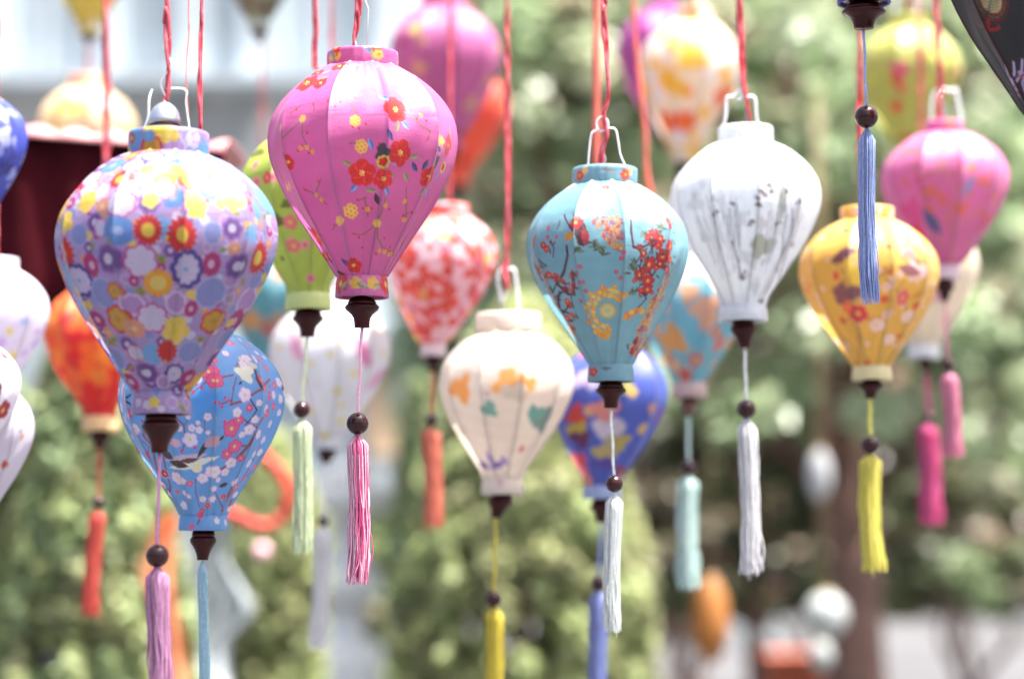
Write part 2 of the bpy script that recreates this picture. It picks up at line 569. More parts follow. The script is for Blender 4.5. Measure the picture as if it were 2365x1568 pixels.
def print_multi(p):
    rng = random.Random(11)
    lav, purple, mag = (140, 148, 200), (116, 76, 152), (176, 36, 120)
    gold, yel, olive, sky_b = (214, 176, 52), (226, 202, 92), (142, 144, 72), (122, 172, 220)
    white, red, peach, lilac = (204, 198, 222), (200, 24, 28), (214, 156, 128), (180, 146, 198)

    def kind(k, at, R, ro=0.0):
        if k == 'red': p.flower(at, R, 16, red, cc=yel, rot=ro, deep=.22, cr=.42, sharp=True, vein=(150, 10, 16)); p.flower(at, R * .42, 10, (224, 190, 70), cc=(214, 200, 80), cr=.5, rot=ro)
        elif k == 'redhalf': p.flower(at, R, 12, red, cc=(190, 30, 40), rot=ro, deep=.28, cr=.2, sharp=True)
        elif k == 'blue': p.flower(at, R, 5, (100, 145, 205), cc=(160, 175, 215), rot=ro, deep=.14, cr=.3, vein=(80, 120, 190))
        elif k == 'lblue': p.flower(at, R, 6, sky_b, rot=ro, deep=.15)
        elif k == 'lav': p.flower(at, R, 9, lav, rot=ro, deep=.08, oc=(172, 176, 222), ow=.08)
        elif k == 'mag': p.flower(at, R, 8, mag, cc=white, rot=ro, deep=.08, cr=.32, sx=.85); p.dot(at, R * .16 / 1, (222, 150, 190)); 
        elif k == 'pur': p.flower(at, R, 7, purple, cc=white, rot=ro, deep=.16, cr=.34, oc=(162, 120, 190))
        elif k == 'outp': p.flower(at, R, 10, (200, 192, 222), oc=(80, 58, 150), rot=ro, deep=.16, ow=.2, vein=(150, 140, 190)); p.dot(at, R * .12, sky_b)
        elif k == 'outm': p.flower(at, R, 7, white, oc=(190, 50, 140), rot=ro, deep=.22, ow=.1, vein=(186, 160, 206))
        elif k == 'outb': p.flower(at, R, 8, white, oc=(120, 140, 214), rot=ro, deep=.18, ow=.12)
        elif k == 'gold': p.flower(at, R, 12, (228, 168, 40), cc=(224, 202, 110), rot=ro, deep=.2, cr=.5, sharp=True, sx=1.1)
        elif k == 'yel': p.flower(at, R, 5, yel, cc=(215, 200, 40), rot=ro, deep=.3, cr=.17, oc=(222, 196, 120), vein=(200, 160, 50))
        elif k == 'goldr': p.flower(at, R, 6, (200, 160, 60), cc=(190, 140, 40), oc=(206, 50, 50), rot=ro, deep=.22, cr=.22, ow=.16)
        elif k == 'peach': p.flower(at, R, 6, peach, cc=(222, 190, 160), rot=ro, deep=.16)
        elif k == 'oliv': p.leaf(at, R, R * .5, 40 * ro, olive, (168, 168, 100)); p.leaf(at, R * .8, R * .4, 40 * ro + 90, olive)
        elif k == 'lil': p.flower(at, R, 8, lilac, oc=(216, 196, 228), rot=ro, deep=.1)
    kinds = ['lav', 'mag', 'pur', 'outm', 'yel', 'goldr', 'peach', 'lil', 'lblue', 'outp', 'red', 'blue', 'gold', 'outb', 'lil', 'outm']
    p.k = 1
    for i, (th, t, P) in enumerate(scatter_angles(rng, 620, 19, p.sp)):
        if t > .01: kind(rng.choice(['oliv', 'lil', 'peach', 'mag', 'lav', 'outm', 'yel', 'pur', 'lil', 'outb']), ('a', th, t), rng.uniform(10, 18), rng.uniform(0, 6))
    for i, (th, t, P) in enumerate(scatter_angles(rng, 260, 44, p.sp)):
        if abs(th) > 1.35 or t < .28: kind(rng.choice(kinds), ('a', th, t), rng.uniform(24, 38), rng.uniform(0, 6))
    p.map = lambda x, y: (113.3 + .4673 * x, 287 + .4673 * y)
    p.k = .4673
    for (k, x, y, R) in (('outb', 790, 255, 85), ('outb', 190, 290, 85), ('yel', 540, 290, 48), ('yel', 685, 290, 50), ('lil', 330, 330, 40), ('lil', 930, 330, 60),
                         ('outm', 430, 470, 76), ('outm', 640, 400, 60), ('outm', 880, 370, 50), ('lil', 460, 385, 40),
                         ('yel', 240, 450, 66), ('yel', 135, 545, 62), ('mag', 160, 450, 34), ('yel', 820, 480, 66), ('yel', 975, 430, 66), ('yel', 570, 455, 46),
                         ('peach', 335, 485, 50), ('lav', 205, 612, 58), ('lav', 900, 600, 58), ('pur', 95, 500, 40), ('pur', 290, 560, 55), ('pur', 985, 570, 60),
                         ('lblue', 628, 590, 52), ('outm', 330, 590, 50), ('blue', 420, 605, 72), ('red', 560, 600, 80), ('red', 740, 622, 96), ('red', 130, 690, 92), ('red', 1082, 690, 90),
                         ('lblue', 60, 760, 60), ('lblue', 1050, 590, 50), ('mag', 20, 640, 40),
                         ('mag', 265, 755, 62), ('mag', 888, 742, 62), ('pur', 375, 735, 82), ('pur', 985, 745, 70), ('outm', 520, 745, 92), ('outp', 760, 775, 104), ('outp', 205, 820, 92),
                         ('gold', 600, 842, 76), ('lav', 325, 885, 86), ('lav', 868, 872, 86), ('goldr', 395, 880, 50), ('yel', 770, 885, 24), ('yel', 245, 932, 26), ('mag', 480, 832, 30),
                         ('lil', 690, 930, 66), ('lil', 470, 940, 60), ('oliv', 515, 885, 26), ('oliv', 275, 670, 26), ('oliv', 945, 672, 26), ('oliv', 385, 655, 22),
                         ('mag', 285, 1000, 48), ('mag', 770, 950, 46), ('goldr', 395, 1005, 82), ('goldr', 855, 1000, 72), ('outm', 560, 1000, 86), ('yel', 680, 1050, 84), ('peach', 468, 1048, 52),
                         ('oliv', 350, 1092, 32), ('oliv', 790, 1085, 30), ('oliv', 930, 900, 24), ('pur', 430, 1120, 50), ('lav', 360, 1180, 66), ('outm', 465, 1160, 48), ('lblue', 552, 1160, 62), ('redhalf', 625, 1147, 66),
                         ('lav', 735, 1145, 66), ('outp', 650, 1250, 60), ('pur', 510, 1250, 64), ('mag', 430, 1290, 50), ('mag', 708, 1265, 50), ('lil', 590, 1290, 40), ('oliv', 440, 1225, 20),
                         ('yel', 245, 1050, 40), ('peach', 330, 1060, 30), ('yel', 150, 850, 34), ('yel', 920, 1000, 30)):
        kind(k, (x, y), R, rng.uniform(0, 6))
    # seam cut: the cloth right of the front seam repeats its red flower
    p.k = 1
    for k in range(10):
        kind(['yel', 'outm', 'lil', 'red', 'lblue'][k % 5], ('a', k * .63 - 2.9, -.055), 15, k)
        kind(['lil', 'lil', 'lblue', 'outm', 'yel'][k % 5], ('a', k * .63 - 2.6, 1.05), 14, k)


def print_blossom(p):
    rng = random.Random(5)
    br, dk = (150, 72, 82), (70, 36, 46)
    pk, wh = (224, 98, 142), (232, 214, 226)

    def go():
        p.map = lambda x, y: (226.7 + .2892 * x, 717.8 + .2892 * y)
        p.k = .2892
        # deeper sky patches
        p.blob((960, 760), 120, (88, 160, 220), soft=.6, seed=2)
        for pts, w in (([(1145, 540), (1060, 560), (960, 545), (880, 620)], 9), ([(1130, 770), (1220, 740), (1330, 650), (1430, 560)], 10),
                       ([(1130, 770), (1150, 640), (1170, 560)], 7), ([(960, 600), (900, 650), (850, 690)], 5), ([(1130, 740), (1040, 770)], 6),
                       ([(690, 850), (770, 930), (780, 1040), (740, 1150)], 6), ([(770, 940), (820, 870)], 5), ([(940, 870), (940, 960), (990, 1010)], 5),
                       ([(1370, 870), (1310, 950), (1240, 1080), (1130, 1210), (1030, 1270)], 14), ([(1310, 950), (1230, 880)], 7), ([(1240, 1080), (1130, 1090)], 7),
                       ([(560, 1130), (570, 1250), (600, 1400), (620, 1560)], 10), ([(830, 1350), (820, 1450), (840, 1560)], 7), ([(830, 1350), (860, 1345)], 7),
                       ([(700, 1400), (740, 1520)], 7), ([(480, 1100), (520, 1300), (560, 1450)], 12), ([(960, 1430), (1010, 1560)], 7), ([(1150, 1300), (1050, 1480)], 8),
                       ([(1310, 350), (1330, 480), (1310, 560)], 5), ([(200, 700), (240, 850), (320, 1000), (400, 1180)], 12), ([(860, 1600), (820, 1700)], 8)):
            p.line(pts, w, br)
        # small bird: dark wings, cream belly
        p.leaf((810, 1235), 220, 40, -14, (236, 228, 210))
        p.leaf((760, 1190), 200, 36, -8, (206, 184, 196))
        p.leaf((600, 1150), 80, 42, 40, dk)
        p.leaf((700, 1230), 90, 34, 20, dk)
        p.leaf((790, 1205), 90, 24, -8, (110, 66, 82))
        p.leaf((920, 1110), 110, 22, -60, dk)
        p.leaf((985, 1060), 70, 46, -40, (202, 160, 172))
        p.leaf((1045, 1030), 34, 14, -50, dk)
        p.dot((850, 1260), 46, (238, 226, 190))
        p.blob((1225, 440), 62, (214, 206, 196), soft=.2, sx=1.2)
        p.leaf((1190, 450), 70, 24, -35, (140, 120, 128), (180, 170, 170))
        p.blob((1235, 520), 70, (232, 228, 204), soft=.2, sx=1.1, seed=4)
        p.leaf((1205, 600), 22, 12, -30, dk)
        p.leaf((1040, 1390), 45, 22, -20, dk)
        for (x, y, r, c) in ((975, 520, 66, pk), (1015, 590, 62, pk), (875, 570, 58, wh), (1335, 575, 45, pk), (1240, 690, 62, wh), (1270, 790, 36, pk), (1330, 750, 28, wh),
                             (1130, 955, 80, pk), (1190, 890, 50, pk), (1085, 1150, 55, pk), (1150, 1090, 66, pk), (1110, 1220, 52, wh), (1260, 960, 48, wh), (1180, 830, 44, wh),
                             (815, 1045, 68, wh), (970, 870, 36, wh), (835, 955, 34, wh), (895, 970, 34, wh), (735, 960, 28, wh), (810, 870, 24, wh), (700, 1070, 40, (222, 170, 196)),
                             (965, 990, 22, wh), (890, 915, 22, wh), (670, 1335, 62, wh), (970, 1290, 62, wh), (890, 1340, 50, wh), (720, 1360, 36, wh), (945, 1500, 34, wh),
                             (875, 1500, 32, wh), (780, 1380, 28, pk), (720, 1450, 28, wh), (1000, 1350, 26, wh), (650, 1440, 26, (206, 40, 90)), (1030, 1480, 26, (210, 50, 100)), (905, 1550, 26, (212, 60, 100)),
                             (760, 1480, 22, wh), (860, 1590, 24, pk), (700, 1530, 24, wh), (960, 1420, 28, wh), (1390, 640, 30, pk), (1420, 720, 26, pk), (1400, 800, 40, wh), (1330, 1000, 44, wh),
                             (350, 950, 50, wh), (300, 830, 50, pk), (430, 1150, 40, pk), (180, 640, 60, wh), (240, 760, 40, pk), (1080, 900, 16, (214, 60, 110)), (1300, 880, 34, wh), (1210, 1000, 30, wh),
                             (1395, 470, 36, pk), (1180, 1180, 36, pk), (1060, 1290, 40, wh), (1120, 1370, 40, wh), (560, 1300, 46, (190, 30, 80)), (520, 1420, 40, (190, 30, 80)), (600, 1500, 36, (212, 60, 100))):
            p.flower((x, y), r, 5, c, cc=(226, 206, 110), rot=rng.uniform(0, 6), deep=.26, cr=.2, oc=(204, 66, 116) if c == pk else (226, 180, 204), ow=.1)
        for (x, y) in ((860, 680), (925, 650), (885, 620), (1030, 760), (1080, 720), (1055, 790), (1075, 905), (690, 880), (715, 905), (850, 1105), (740, 1130), (700, 830), (1110, 740), (1370, 600), (1430, 620)):
            p.dot((x, y), 14, (220, 66, 116))
    go()
    p.turn = math.pi; go(); p.turn = 0
    p.k = 1; p.map = lambda x, y: (x, y)
    for i in range(46):
        a = rng.uniform(.75, 2.4) * rng.choice([-1, 1]); t = rng.uniform(.15, .9)
        q = [('a', a, t)]
        for j in range(3): a += rng.uniform(-.12, .12); t += rng.uniform(.02, .06); q.append(('a', a, min(t, .99)))
        p.line(q, rng.uniform(1.6, 3.6), rng.choice([br, dk, (176, 60, 96)]))
    for i, (th, t, P) in enumerate(scatter_angles(rng, 300, 24, p.sp)):
        if abs(th) > .95 or t < .2 or t > .93:
            if abs(abs(th) - math.pi / 2) < .5 or t < .2 or t > .93:
                c = rng.choice([pk, wh, wh])
                p.flower(('a', th, t), rng.uniform(7, 13), 5, c, cc=(226, 206, 110), rot=rng.uniform(0, 6), deep=.26, cr=.2)


def print_teal(p):
    rng = random.Random(9)
    red, mar, leafc, gold = (205, 36, 48), (92, 30, 56), (92, 108, 88), (222, 160, 50)

    def go():
        p.map = lambda x, y: (1133.4 + .3855 * x, 340 + .3855 * y)
        p.k = .3855
        # scaled golden tail patches
        def scales(poly, n, seed):
            R2 = random.Random(seed)
            (x0, y0, x1, y1, x2, y2, x3, y3) = poly
            for i in range(n):
                a, b = R2.random(), R2.random()
                x = (x0 * (1 - a) + x1 * a) * (1 - b) + (x3 * (1 - a) + x2 * a) * b
                y = (y0 * (1 - a) + y1 * a) * (1 - b) + (y3 * (1 - a) + y2 * a) * b
                p.flower((x, y), R2.uniform(9, 15), 6, R2.choice([(208, 160, 110), (196, 128, 96), (222, 172, 84), (150, 130, 160), (190, 90, 80)]), cc=R2.choice([(130, 130, 175), (228, 196, 110), (180, 70, 80)]), cr=.35)
        scales((570, 480, 770, 470, 770, 690, 700, 640), 120, 1)
        scales((960, 930, 1060, 830, 900, 1180, 830, 1230), 150, 2)
        scales((1000, 860, 1110, 740, 1040, 960, 930, 1040), 110, 6)
        scales((930, 990, 1030, 940, 900, 1260, 850, 1240), 120, 8)
        scales((430, 1060, 470, 1050, 520, 1160, 480, 1160), 30, 3)
        for pts, w in (([(410, 450), (440, 500), (480, 560)], 10), ([(380, 480), (365, 530)], 7), ([(430, 640), (445, 760), (370, 790), (390, 890), (480, 910)], 15),
                       ([(390, 890), (400, 960), (430, 1020), (500, 1040)], 12), ([(825, 500), (830, 640), (860, 665), (910, 650)], 13), ([(910, 650), (960, 620), (1000, 560)], 11),
                       ([(500, 550), (510, 620), (540, 640)], 16), ([(790, 920), (870, 895)], 8), ([(210, 560), (250, 680), (300, 830), (350, 900)], 12),
                       ([(1060, 480), (1050, 600), (1030, 700), (900, 900)], 10), ([(320, 860), (380, 960)], 8), ([(500, 380), (560, 370), (650, 340)], 6)):
            p.line([pts[0]] + [((a[0] + b[0]) / 2 + 7 * math.sin(a[1]), (a[1] + b[1]) / 2 + 6 * math.cos(a[0])) for a, b in zip(pts[:-1], pts[1:])] + [pts[-1]], w * .6, mar)
        p.leaf((525, 560), 80, 36, 85, (80, 24, 52))
        p.leaf((550, 590), 60, 26, 80, (176, 40, 60))
        # leafy tufts
        for (x, y) in ((520, 670), (640, 660), (830, 750), (850, 900), (300, 750), (470, 1030), (1000, 530), (830, 790), (600, 640), (660, 680), (340, 880), (920, 580)):
            for k in range(6):
                p.leaf((x + rng.uniform(-26, 26), y + rng.uniform(-18, 18)), rng.uniform(20, 34), 8, rng.uniform(0, 180), rng.choice([leafc, (78, 84, 66), (120, 132, 104)]))
        # golden wheel with scrolls
        for k in range(22):
            a = math.radians(90 + k * 11)
            for rr2 in (88, 118, 140):
                if rr2 == 140 and k % 3: continue
                p.flower((690 + math.cos(a) * rr2, 1010 + math.sin(a) * rr2), 15, 6, rng.choice([gold, (226, 140, 44), (232, 190, 90)]), cc=(230, 200, 120))
        for rr2, c in ((66, (150, 170, 160)), (48, (206, 186, 130)), (34, (228, 196, 120)), (20, (180, 190, 160))):
            p.dot((690, 1010), rr2, c)
        for k in range(16): p.flower((650 + rng.uniform(-30, 60), 1130 + rng.uniform(-30, 40)), 14, 6, rng.choice([gold, (226, 140, 44)]), cc=(230, 200, 120))
        for k in range(12): p.flower((900 - k * 9 + rng.uniform(-16, 16), 1000 + k * 4 + rng.uniform(-14, 14)), 17, 6, rng.choice([gold, (226, 120, 44), (232, 190, 60)]), cc=(230, 160, 60))
        for k in range(8): p.flower((640 + k * 12, 920 + rng.uniform(-14, 16)), 13, 6, rng.choice([gold, (232, 190, 90)]))
        for k in range(6): p.flower((455 + rng.uniform(-25, 25), 580 + rng.uniform(-20, 20)), 16, 6, rng.choice([gold, (226, 140, 44)]))
        for (x, y, r) in ((500, 510, 46), (1068, 485, 44), (965, 600, 54), (1065, 630, 44), (235, 595, 36), (1020, 700, 46), (945, 750, 54), (885, 810, 46), (1045, 765, 36), (940, 840, 44), (935, 890, 36),
                          (305, 820, 40), (262, 755, 34), (905, 690, 28), (600, 1345, 26), (1050, 690, 26), (870, 1180, 30), (850, 1230, 30), (680, 280, 30), (1000, 640, 30)):
            p.flower((x, y), r, 5, red, cc=(236, 180, 90), rot=rng.uniform(0, 6), deep=.3, cr=.22, oc=(150, 10, 34), ow=.12, vein=(150, 8, 30))
            for q in range(5): p.leaf((x + rng.uniform(-r, r) * 1.3, y + rng.uniform(-r, r) * 1.3), 20, 6, rng.uniform(0, 180), rng.choice([leafc, (70, 66, 58), mar]))
            p.flower((x + rng.uniform(-r, r) * .9, y + rng.uniform(-r, r) * .9), r * .4, 5, (190, 40, 60), cc=(230, 150, 100), rot=1)
        for (x, y) in ((315, 520), (310, 575), (362, 578), (500, 800), (515, 850), (470, 830), (560, 900), (520, 950), (740, 795), (765, 830), (770, 720), (780, 690), (545, 850), (440, 850), (380, 825), (525, 765)):
            p.flower((x, y), 15, 5, (196, 76, 106), cc=(220, 140, 160))
        for i in range(40):
            x, y = rng.choice([(rng.uniform(880, 1110), rng.uniform(540, 930)), (rng.uniform(205, 330), rng.uniform(560, 1000)), (rng.uniform(330, 480), rng.uniform(780, 1050))])
            p.flower((x, y), rng.uniform(12, 30), 5, rng.choice([red, (176, 20, 40), (150, 24, 50), (206, 80, 90)]), cc=(232, 176, 90), rot=i, deep=.3, cr=.25)
            p.leaf((x + 20, y + 14), 24, 7, rng.uniform(0, 180), rng.choice([leafc, mar, (60, 56, 50)]))
            if i % 3 == 0: p.line([(x, y), (x + rng.uniform(-30, 30), y + 40), (x + rng.uniform(-40, 40), y + 90)], 5, mar)
    go()
    p.turn = math.pi; go(); p.turn = 0
    p.k = 1
    for k in range(4):
        p.flower(('a', k * 1.57 - 2.5, -.03), 14, 5, (206, 70, 60), cc=gold, rot=k)
        p.flower(('a', k * 1.57 - 2.25, -.055), 9, 5, (226, 190, 120), rot=k)
        p.leaf(('a', k * 1.57 - 1.5, -.05), 18, 4, 10, (150, 130, 130))
    p.flower(('a', -.9, 1.045), 12, 5, red, cc=gold)
    p.leaf(('a', -.25, 1.03), 12, 4, 0, leafc)


def print_ink(p):
    rng = random.Random(3)
    p.map = lambda x, y: ((2000 + x / 1.96) * .7556, (350 + y / 1.96) * .7556)
    g1, g2 = (168, 166, 172), (112, 96, 104)
    for turn in (0, math.pi):
        p.turn = turn
        p.k = .3855
        p.blob((700, 460), 85, (188, 196, 190), soft=.5, sx=.8)
        p.leaf((745, 560), 140, 26, 88, (158, 164, 156))
        p.blob((620, 830), 70, (160, 164, 150), soft=.4, seed=2, sx=1.2)
        p.blob((200, 560), 60, (196, 196, 200), soft=.6)
        for i in range(26):
            x = 190 + i * 11.5 + rng.uniform(-10, 10); y = 580 + rng.uniform(-90, 90)
            x2 = x + (500 - x) * .45; y2 = y + rng.uniform(170, 380)
            p.line([(x, y), ((x + x2) / 2 + rng.uniform(-12, 12), (y + y2) / 2), (x2, y2)], rng.uniform(2.5, 5), rng.choice([g1, g1, (140, 136, 142)]), .7)
        for i in range(20):
            x = 660 + i * 13 + rng.uniform(-10, 10); y = 520 + rng.uniform(-60, 160)
            x2 = x + (620 - x) * .3; y2 = y + rng.uniform(180, 400)
            p.line([(x, y), ((x + x2) / 2 + rng.uniform(-10, 10), (y + y2) / 2), (x2, min(y2, 1110))], rng.uniform(2.5, 5.5), rng.choice([g1, g1, g2]), .75)
        for i in range(34):
            p.blob((rng.uniform(180, 900), rng.uniform(380, 1080)), rng.uniform(14, 46), rng.choice([(186, 188, 192), (176, 176, 180), (168, 164, 168)]), sx=rng.uniform(.4, 1.1), soft=.8, amp=.55, seed=i)
        for (x, y) in ((590, 525), (655, 490), (660, 520), (585, 605), (505, 1000), (730, 945), (640, 1125), (820, 805), (770, 515), (915, 525), (330, 645), (425, 590), (545, 700), (835, 575), (620, 540), (575, 570), (720, 700)):
            for k in range(4):
                p.blob((x + rng.uniform(-14, 14), y + rng.uniform(-12, 12)), rng.uniform(7, 14), g2, soft=.5, amp=.8)
        p.line([(430, 800), (500, 1000), (520, 960)], 5, g2, .8)
        p.line([(620, 1125), (650, 1130), (730, 945), (790, 760)], 6, g2, .8)
    p.turn = 0


def make_scatter(seed, items, n, dmin, sizes, fixed=()):
    """loose all-over print: items = (weight, kind, colour, centre)"""
    def f(p):
        rng = random.Random(seed)
        p.soft = 3
        p.k = 1
        bag = []
        for w, k, c, cc in items: bag += [(k, c, cc)] * w
        for th, t, P in scatter_angles(rng, n, dmin, p.sp):
            k, c, cc = rng.choice(bag); R = rng.uniform(*sizes)
            if k == 'f': p.flower(('a', th, t), R, 5, c, cc=cc, rot=rng.uniform(0, 6), deep=.25, cr=.3)
            elif k == 'b': p.blob(('a', th, t), R, c, soft=.5, sx=rng.uniform(.7, 1.5), seed=rng.uniform(0, 6))
            elif k == 'l': p.leaf(('a', th, t), R * 1.5, R * .4, rng.uniform(-90, 90), c)
            elif k == 's': p.line([('a', th, t), ('a', th + rng.uniform(-.2, .2), t + .08), ('a', th + rng.uniform(-.35, .35), t + .15)], R * .12, c)
        for it in fixed:
            k, x, y, R, c = it[:5]; sx = it[5] if len(it) > 5 else 1.0
            if k == 'f': p.flower((x, y), R, 5, c, cc=(228, 190, 90), rot=x, deep=.25, cr=.25)
            elif k == 'b': p.blob((x, y), R, c, soft=.35, sx=sx, seed=x)
            elif k == 'l': p.leaf((x, y), R, R * .4, sx, c)
    return f

# ---------------------------------------------------------------- lantern builder
GROUP = 'silk lanterns hanging on cords'


def lantern(label, Y, x0, x1, y0, y1, W, base, printf=None, top=None, bot=None, fin=None, bead=None, tas=None,
            threadc=(200, 200, 200), cord=(), wires=(), panels=True, hi=1.0, mat=None, collar_col=None, ph0=0.25, prof=None,
            socket=None, cut=0.0, tone=1.0, thread2=None, finm=None, cordmat=None, strands=46, beadm=None):
    """x0/x1: axis at the top and bottom of the cloth, y0/y1: its height, W: its width (photograph grid),
    top=(half width, height), bot=(half width, height), fin=(half width, y end, x end), bead=(x,y,r), tas=(x0,y0,x1,y1,half)"""
    s = px(Y)
    mat = mat or M_SILK
    base_y = tas[3] if tas else (fin[1] if fin else y1)
    root = empty('silk_lantern', PY((x0 + x1) / 2, (y0 + y1) / 2, Y), label=label, cat='lantern', group=GROUP)
    H = y1 - y0
    pr = PROF_R.copy() if prof is None else np.array(prof)
    if top: pr[0] = top[0] * .97 / (W / 2)
    if bot: pr[-1] = bot[0] * .95 / (W / 2)
    spec = dict(x0=x0, x1=x1, y0=y0, y1=y1, W=W, prof=pr)
    N = 10
    nrow = int(max(46, min(300, H / 2.4 * hi)))
    rng = random.Random(int(x0 * 7 + y0))
    fr = [(rng.uniform(1, 5), rng.uniform(6, 26), rng.uniform(0, 6.3), rng.uniform(.3, 1.0)) for _ in range(9)]
    chunks = []
    crng = random.Random(int(W) * 3 + 1)
    tt = np.linspace(0, 1, nrow)
    rr = catmull(PROF_T, pr, tt) * W / 2
    for k in range(N):
        a0 = ph0 + k * 2 * math.pi / N - math.pi
        am = (a0 + math.pi / N + math.pi) % (2 * math.pi) - math.pi
        front = abs(am) < 1.85
        nc = int(max(7, (W * math.pi / N) / (2.4 if front else 7.5) * hi))
        th = np.linspace(a0, a0 + 2 * math.pi / N, nc)
        loc = (th - a0) * N / (2 * math.pi)
        poly = math.cos(math.pi / N) / np.cos((loc - .5) * 2 * math.pi / N)
        poly = 1 + (poly - 1) * 1.32 - .004
        edge = np.exp(-(np.minimum(loc, 1 - loc) / .035) ** 2)
        T, TH = np.meshgrid(tt, th, indexing='ij')
        wr = sum(a * np.sin(f1 * 3 * (TH - a0) + f2 * T + ph) for f1, f2, ph, a in fr)
        fq, p1, p2 = rng.uniform(13, 26), rng.uniform(0, 6), rng.uniform(0, 6)
        wr2 = (np.sin((TH - a0) * fq + p1 + 1.6 * T) * .7 + np.sin((TH - a0) * fq * 2.3 + p2) * .45) * (.4 + .6 * rng.random()) * (np.exp(-((T) / .10) ** 2) + np.exp(-((1 - T) / .30) ** 2))
        bulge = np.sin(math.pi * loc)[None, :]
        R = rr[:, None] * poly[None, :] + wr * .95 * bulge * (W / 400) + edge[None, :] * 1.6 * (W / 400) + wr2 * 1.5 * (W / 400) * bulge
        AX = x0 + (x1 - x0) * T
        RI = np.broadcast_to(rr[:, None], TH.shape)
        dth, dy = crng.uniform(-1, 1) * cut, crng.uniform(-1, 1) * cut * W * .35
        chunks.append(dict(pos=np.stack([AX + R * np.sin(TH), y0 + H * T, R * np.cos(TH)], -1).reshape(-1, 3),
                           ideal=np.stack([AX + RI * np.sin(TH + dth), y0 + H * T + dy, RI * np.cos(TH + dth)], -1).reshape(-1, 3), nc=nc, nr=nrow, name='silk_panel'))
    # collars (outer wall, rim, inner wall)
    for nm, c, ya, yb, hx in (('top_collar', top, None, None, x0), ('bottom_collar', bot, None, None, x1)):
        if not c: continue
        hw, hh = c
        n = 64
        if nm == 'top_collar':
            prof2 = [(hw * .99, y0 + 2), (hw * 1.0, y0 - hh * .3), (hw * 1.0, y0 - hh * .8), (hw * .985, y0 - hh * .95), (hw * .95, y0 - hh), (hw * .9, y0 - hh * .96), (hw * .89, y0 - hh * .5), (hw * .89, y0 + 2)]
        else:
            prof2 = [(hw * .9, y1 - 1), (hw * .94, y1 + hh * .05), (hw * .97, y1 + hh * .3), (hw * 1.0, y1 + hh * .7), (hw * 1.0, y1 + hh * .97), (hw * .985, y1 + hh), (hw * .93, y1 + hh), (hw * .9, y1 + hh * .95), (hw * .88, y1 + hh * .4)]
        # extra rows so prints have something to sit on
        pr2 = []
        for (ra, ya_), (rb, yb_) in zip(prof2[:-1], prof2[1:]):
            m = max(1, int(abs(yb_ - ya_) / 3.5)) if hi >= .8 else 1
            for q in range(m): pr2.append((ra + (rb - ra) * q / m, ya_ + (yb_ - ya_) * q / m))
        pr2.append(prof2[-1])
        n = 150 if hi >= .8 else 40
        th = np.linspace(-math.pi, math.pi, n, endpoint=False)
        P = []; PI_ = []
        ri = (pr[0] if nm == 'top_collar' else pr[-1]) * W / 2
        for r, y in pr2:
            q = ri if r > hw * .935 else r
            PI_.append(np.stack([hx + q * np.sin(th), np.full(n, y), q * np.cos(th)], 1))
            w = 1 + .008 * np.sin(th * 9 + y * .02) + .006 * np.sin(th * 23)
            P.append(np.stack([hx + r * w * np.sin(th), np.full(n, y), r * w * np.cos(th)], 1))
        chunks.append(dict(pos=np.concatenate(P), ideal=np.concatenate(PI_), nc=n, nr=len(pr2), name=nm, wrap=True))
    allpos = np.concatenate([c['ideal'] for c in chunks])
    pt = Painter(spec, allpos, base)
    pt.soft = 1.4 if hi >= .8 else 3.0
    if printf: printf(pt)
    pt.col = pt.col ** 1.14 * 1.08 * tone
    _r = np.random.RandomState(int(x0) & 1023)
    _v = sum(np.sin(allpos @ _r.normal(size=3) * f + _r.rand() * 6) for f in (.02, .035, .06, .11)) * .022
    pt.col = np.clip(pt.col * (1 + _v[:, None]), 0, .83)
    # px -> world
    def world(P):
        out = np.empty_like(P)
        ax = x0 + (x1 - x0) * (P[:, 1] - y0) / H
        zs = np.array([PY(CX, y, Y).z for y in (y0, y1)])
        z = zs[0] + (zs[1] - zs[0]) * (P[:, 1] - y0) / H
        xa = np.array([PY(x0, y0, Y).x, PY(x1, y1, Y).x])
        xc = xa[0] + (xa[1] - xa[0]) * (P[:, 1] - y0) / H
        out[:, 0] = xc + (P[:, 0] - ax) * s
        out[:, 1] = Y - P[:, 2] * s
        out[:, 2] = z
        return out
    i = 0
    covers = []
    for c in chunks:
        n = len(c['pos'])
        col = pt.col[i:i + n] * (rng.uniform(.90, 1.06) if c['name'] == 'silk_panel' else 1.04)
        i += n
        if collar_col and c['name'] == 'bottom_collar': col = np.tile(lin(collar_col), (n, 1))  # bottom collars paler: sun glare put into the cloth colour
        F = grid_faces(c['nc'], c['nr'], c.get('wrap', False))
        if c['name'] == 'silk_panel' and not panels:
            covers.append((world(c['pos']), F, col)); continue
        mesh_obj(c['name'], world(c['pos']), F, mat, root, colors=col)
    if covers:
        V = np.concatenate([c[0] for c in covers]); off = 0; FF = []
        for v, F, col in covers:
            FF.append(F + off); off += len(v)
        mesh_obj('silk_cover', V, np.concatenate(FF), mat, root, colors=np.concatenate([c[2] for c in covers]))
    if panels:
        # bamboo ribs under the seams
        for k in range(N):
            a0 = ph0 + k * 2 * math.pi / N - math.pi
            tq = np.linspace(.0, 1, 22)
            rq = catmull(PROF_T, pr, tq) * W / 2 - 5.0 * W / 400
            P = np.stack([x0 + (x1 - x0) * tq + rq * math.sin(a0), y0 + H * tq, rq * math.cos(a0)], 1)
            v, f = tube([Vector(q) for q in world(P)], 3.6 * s * W / 400, 6)
            mesh_obj('rib', v, f, M_BAMBOO, root)
    # bottom: disc, finial, cord, bead, tassel
    yb = y1 + (bot[1] if bot else 0)
    cb = PY(x1, yb, Y)
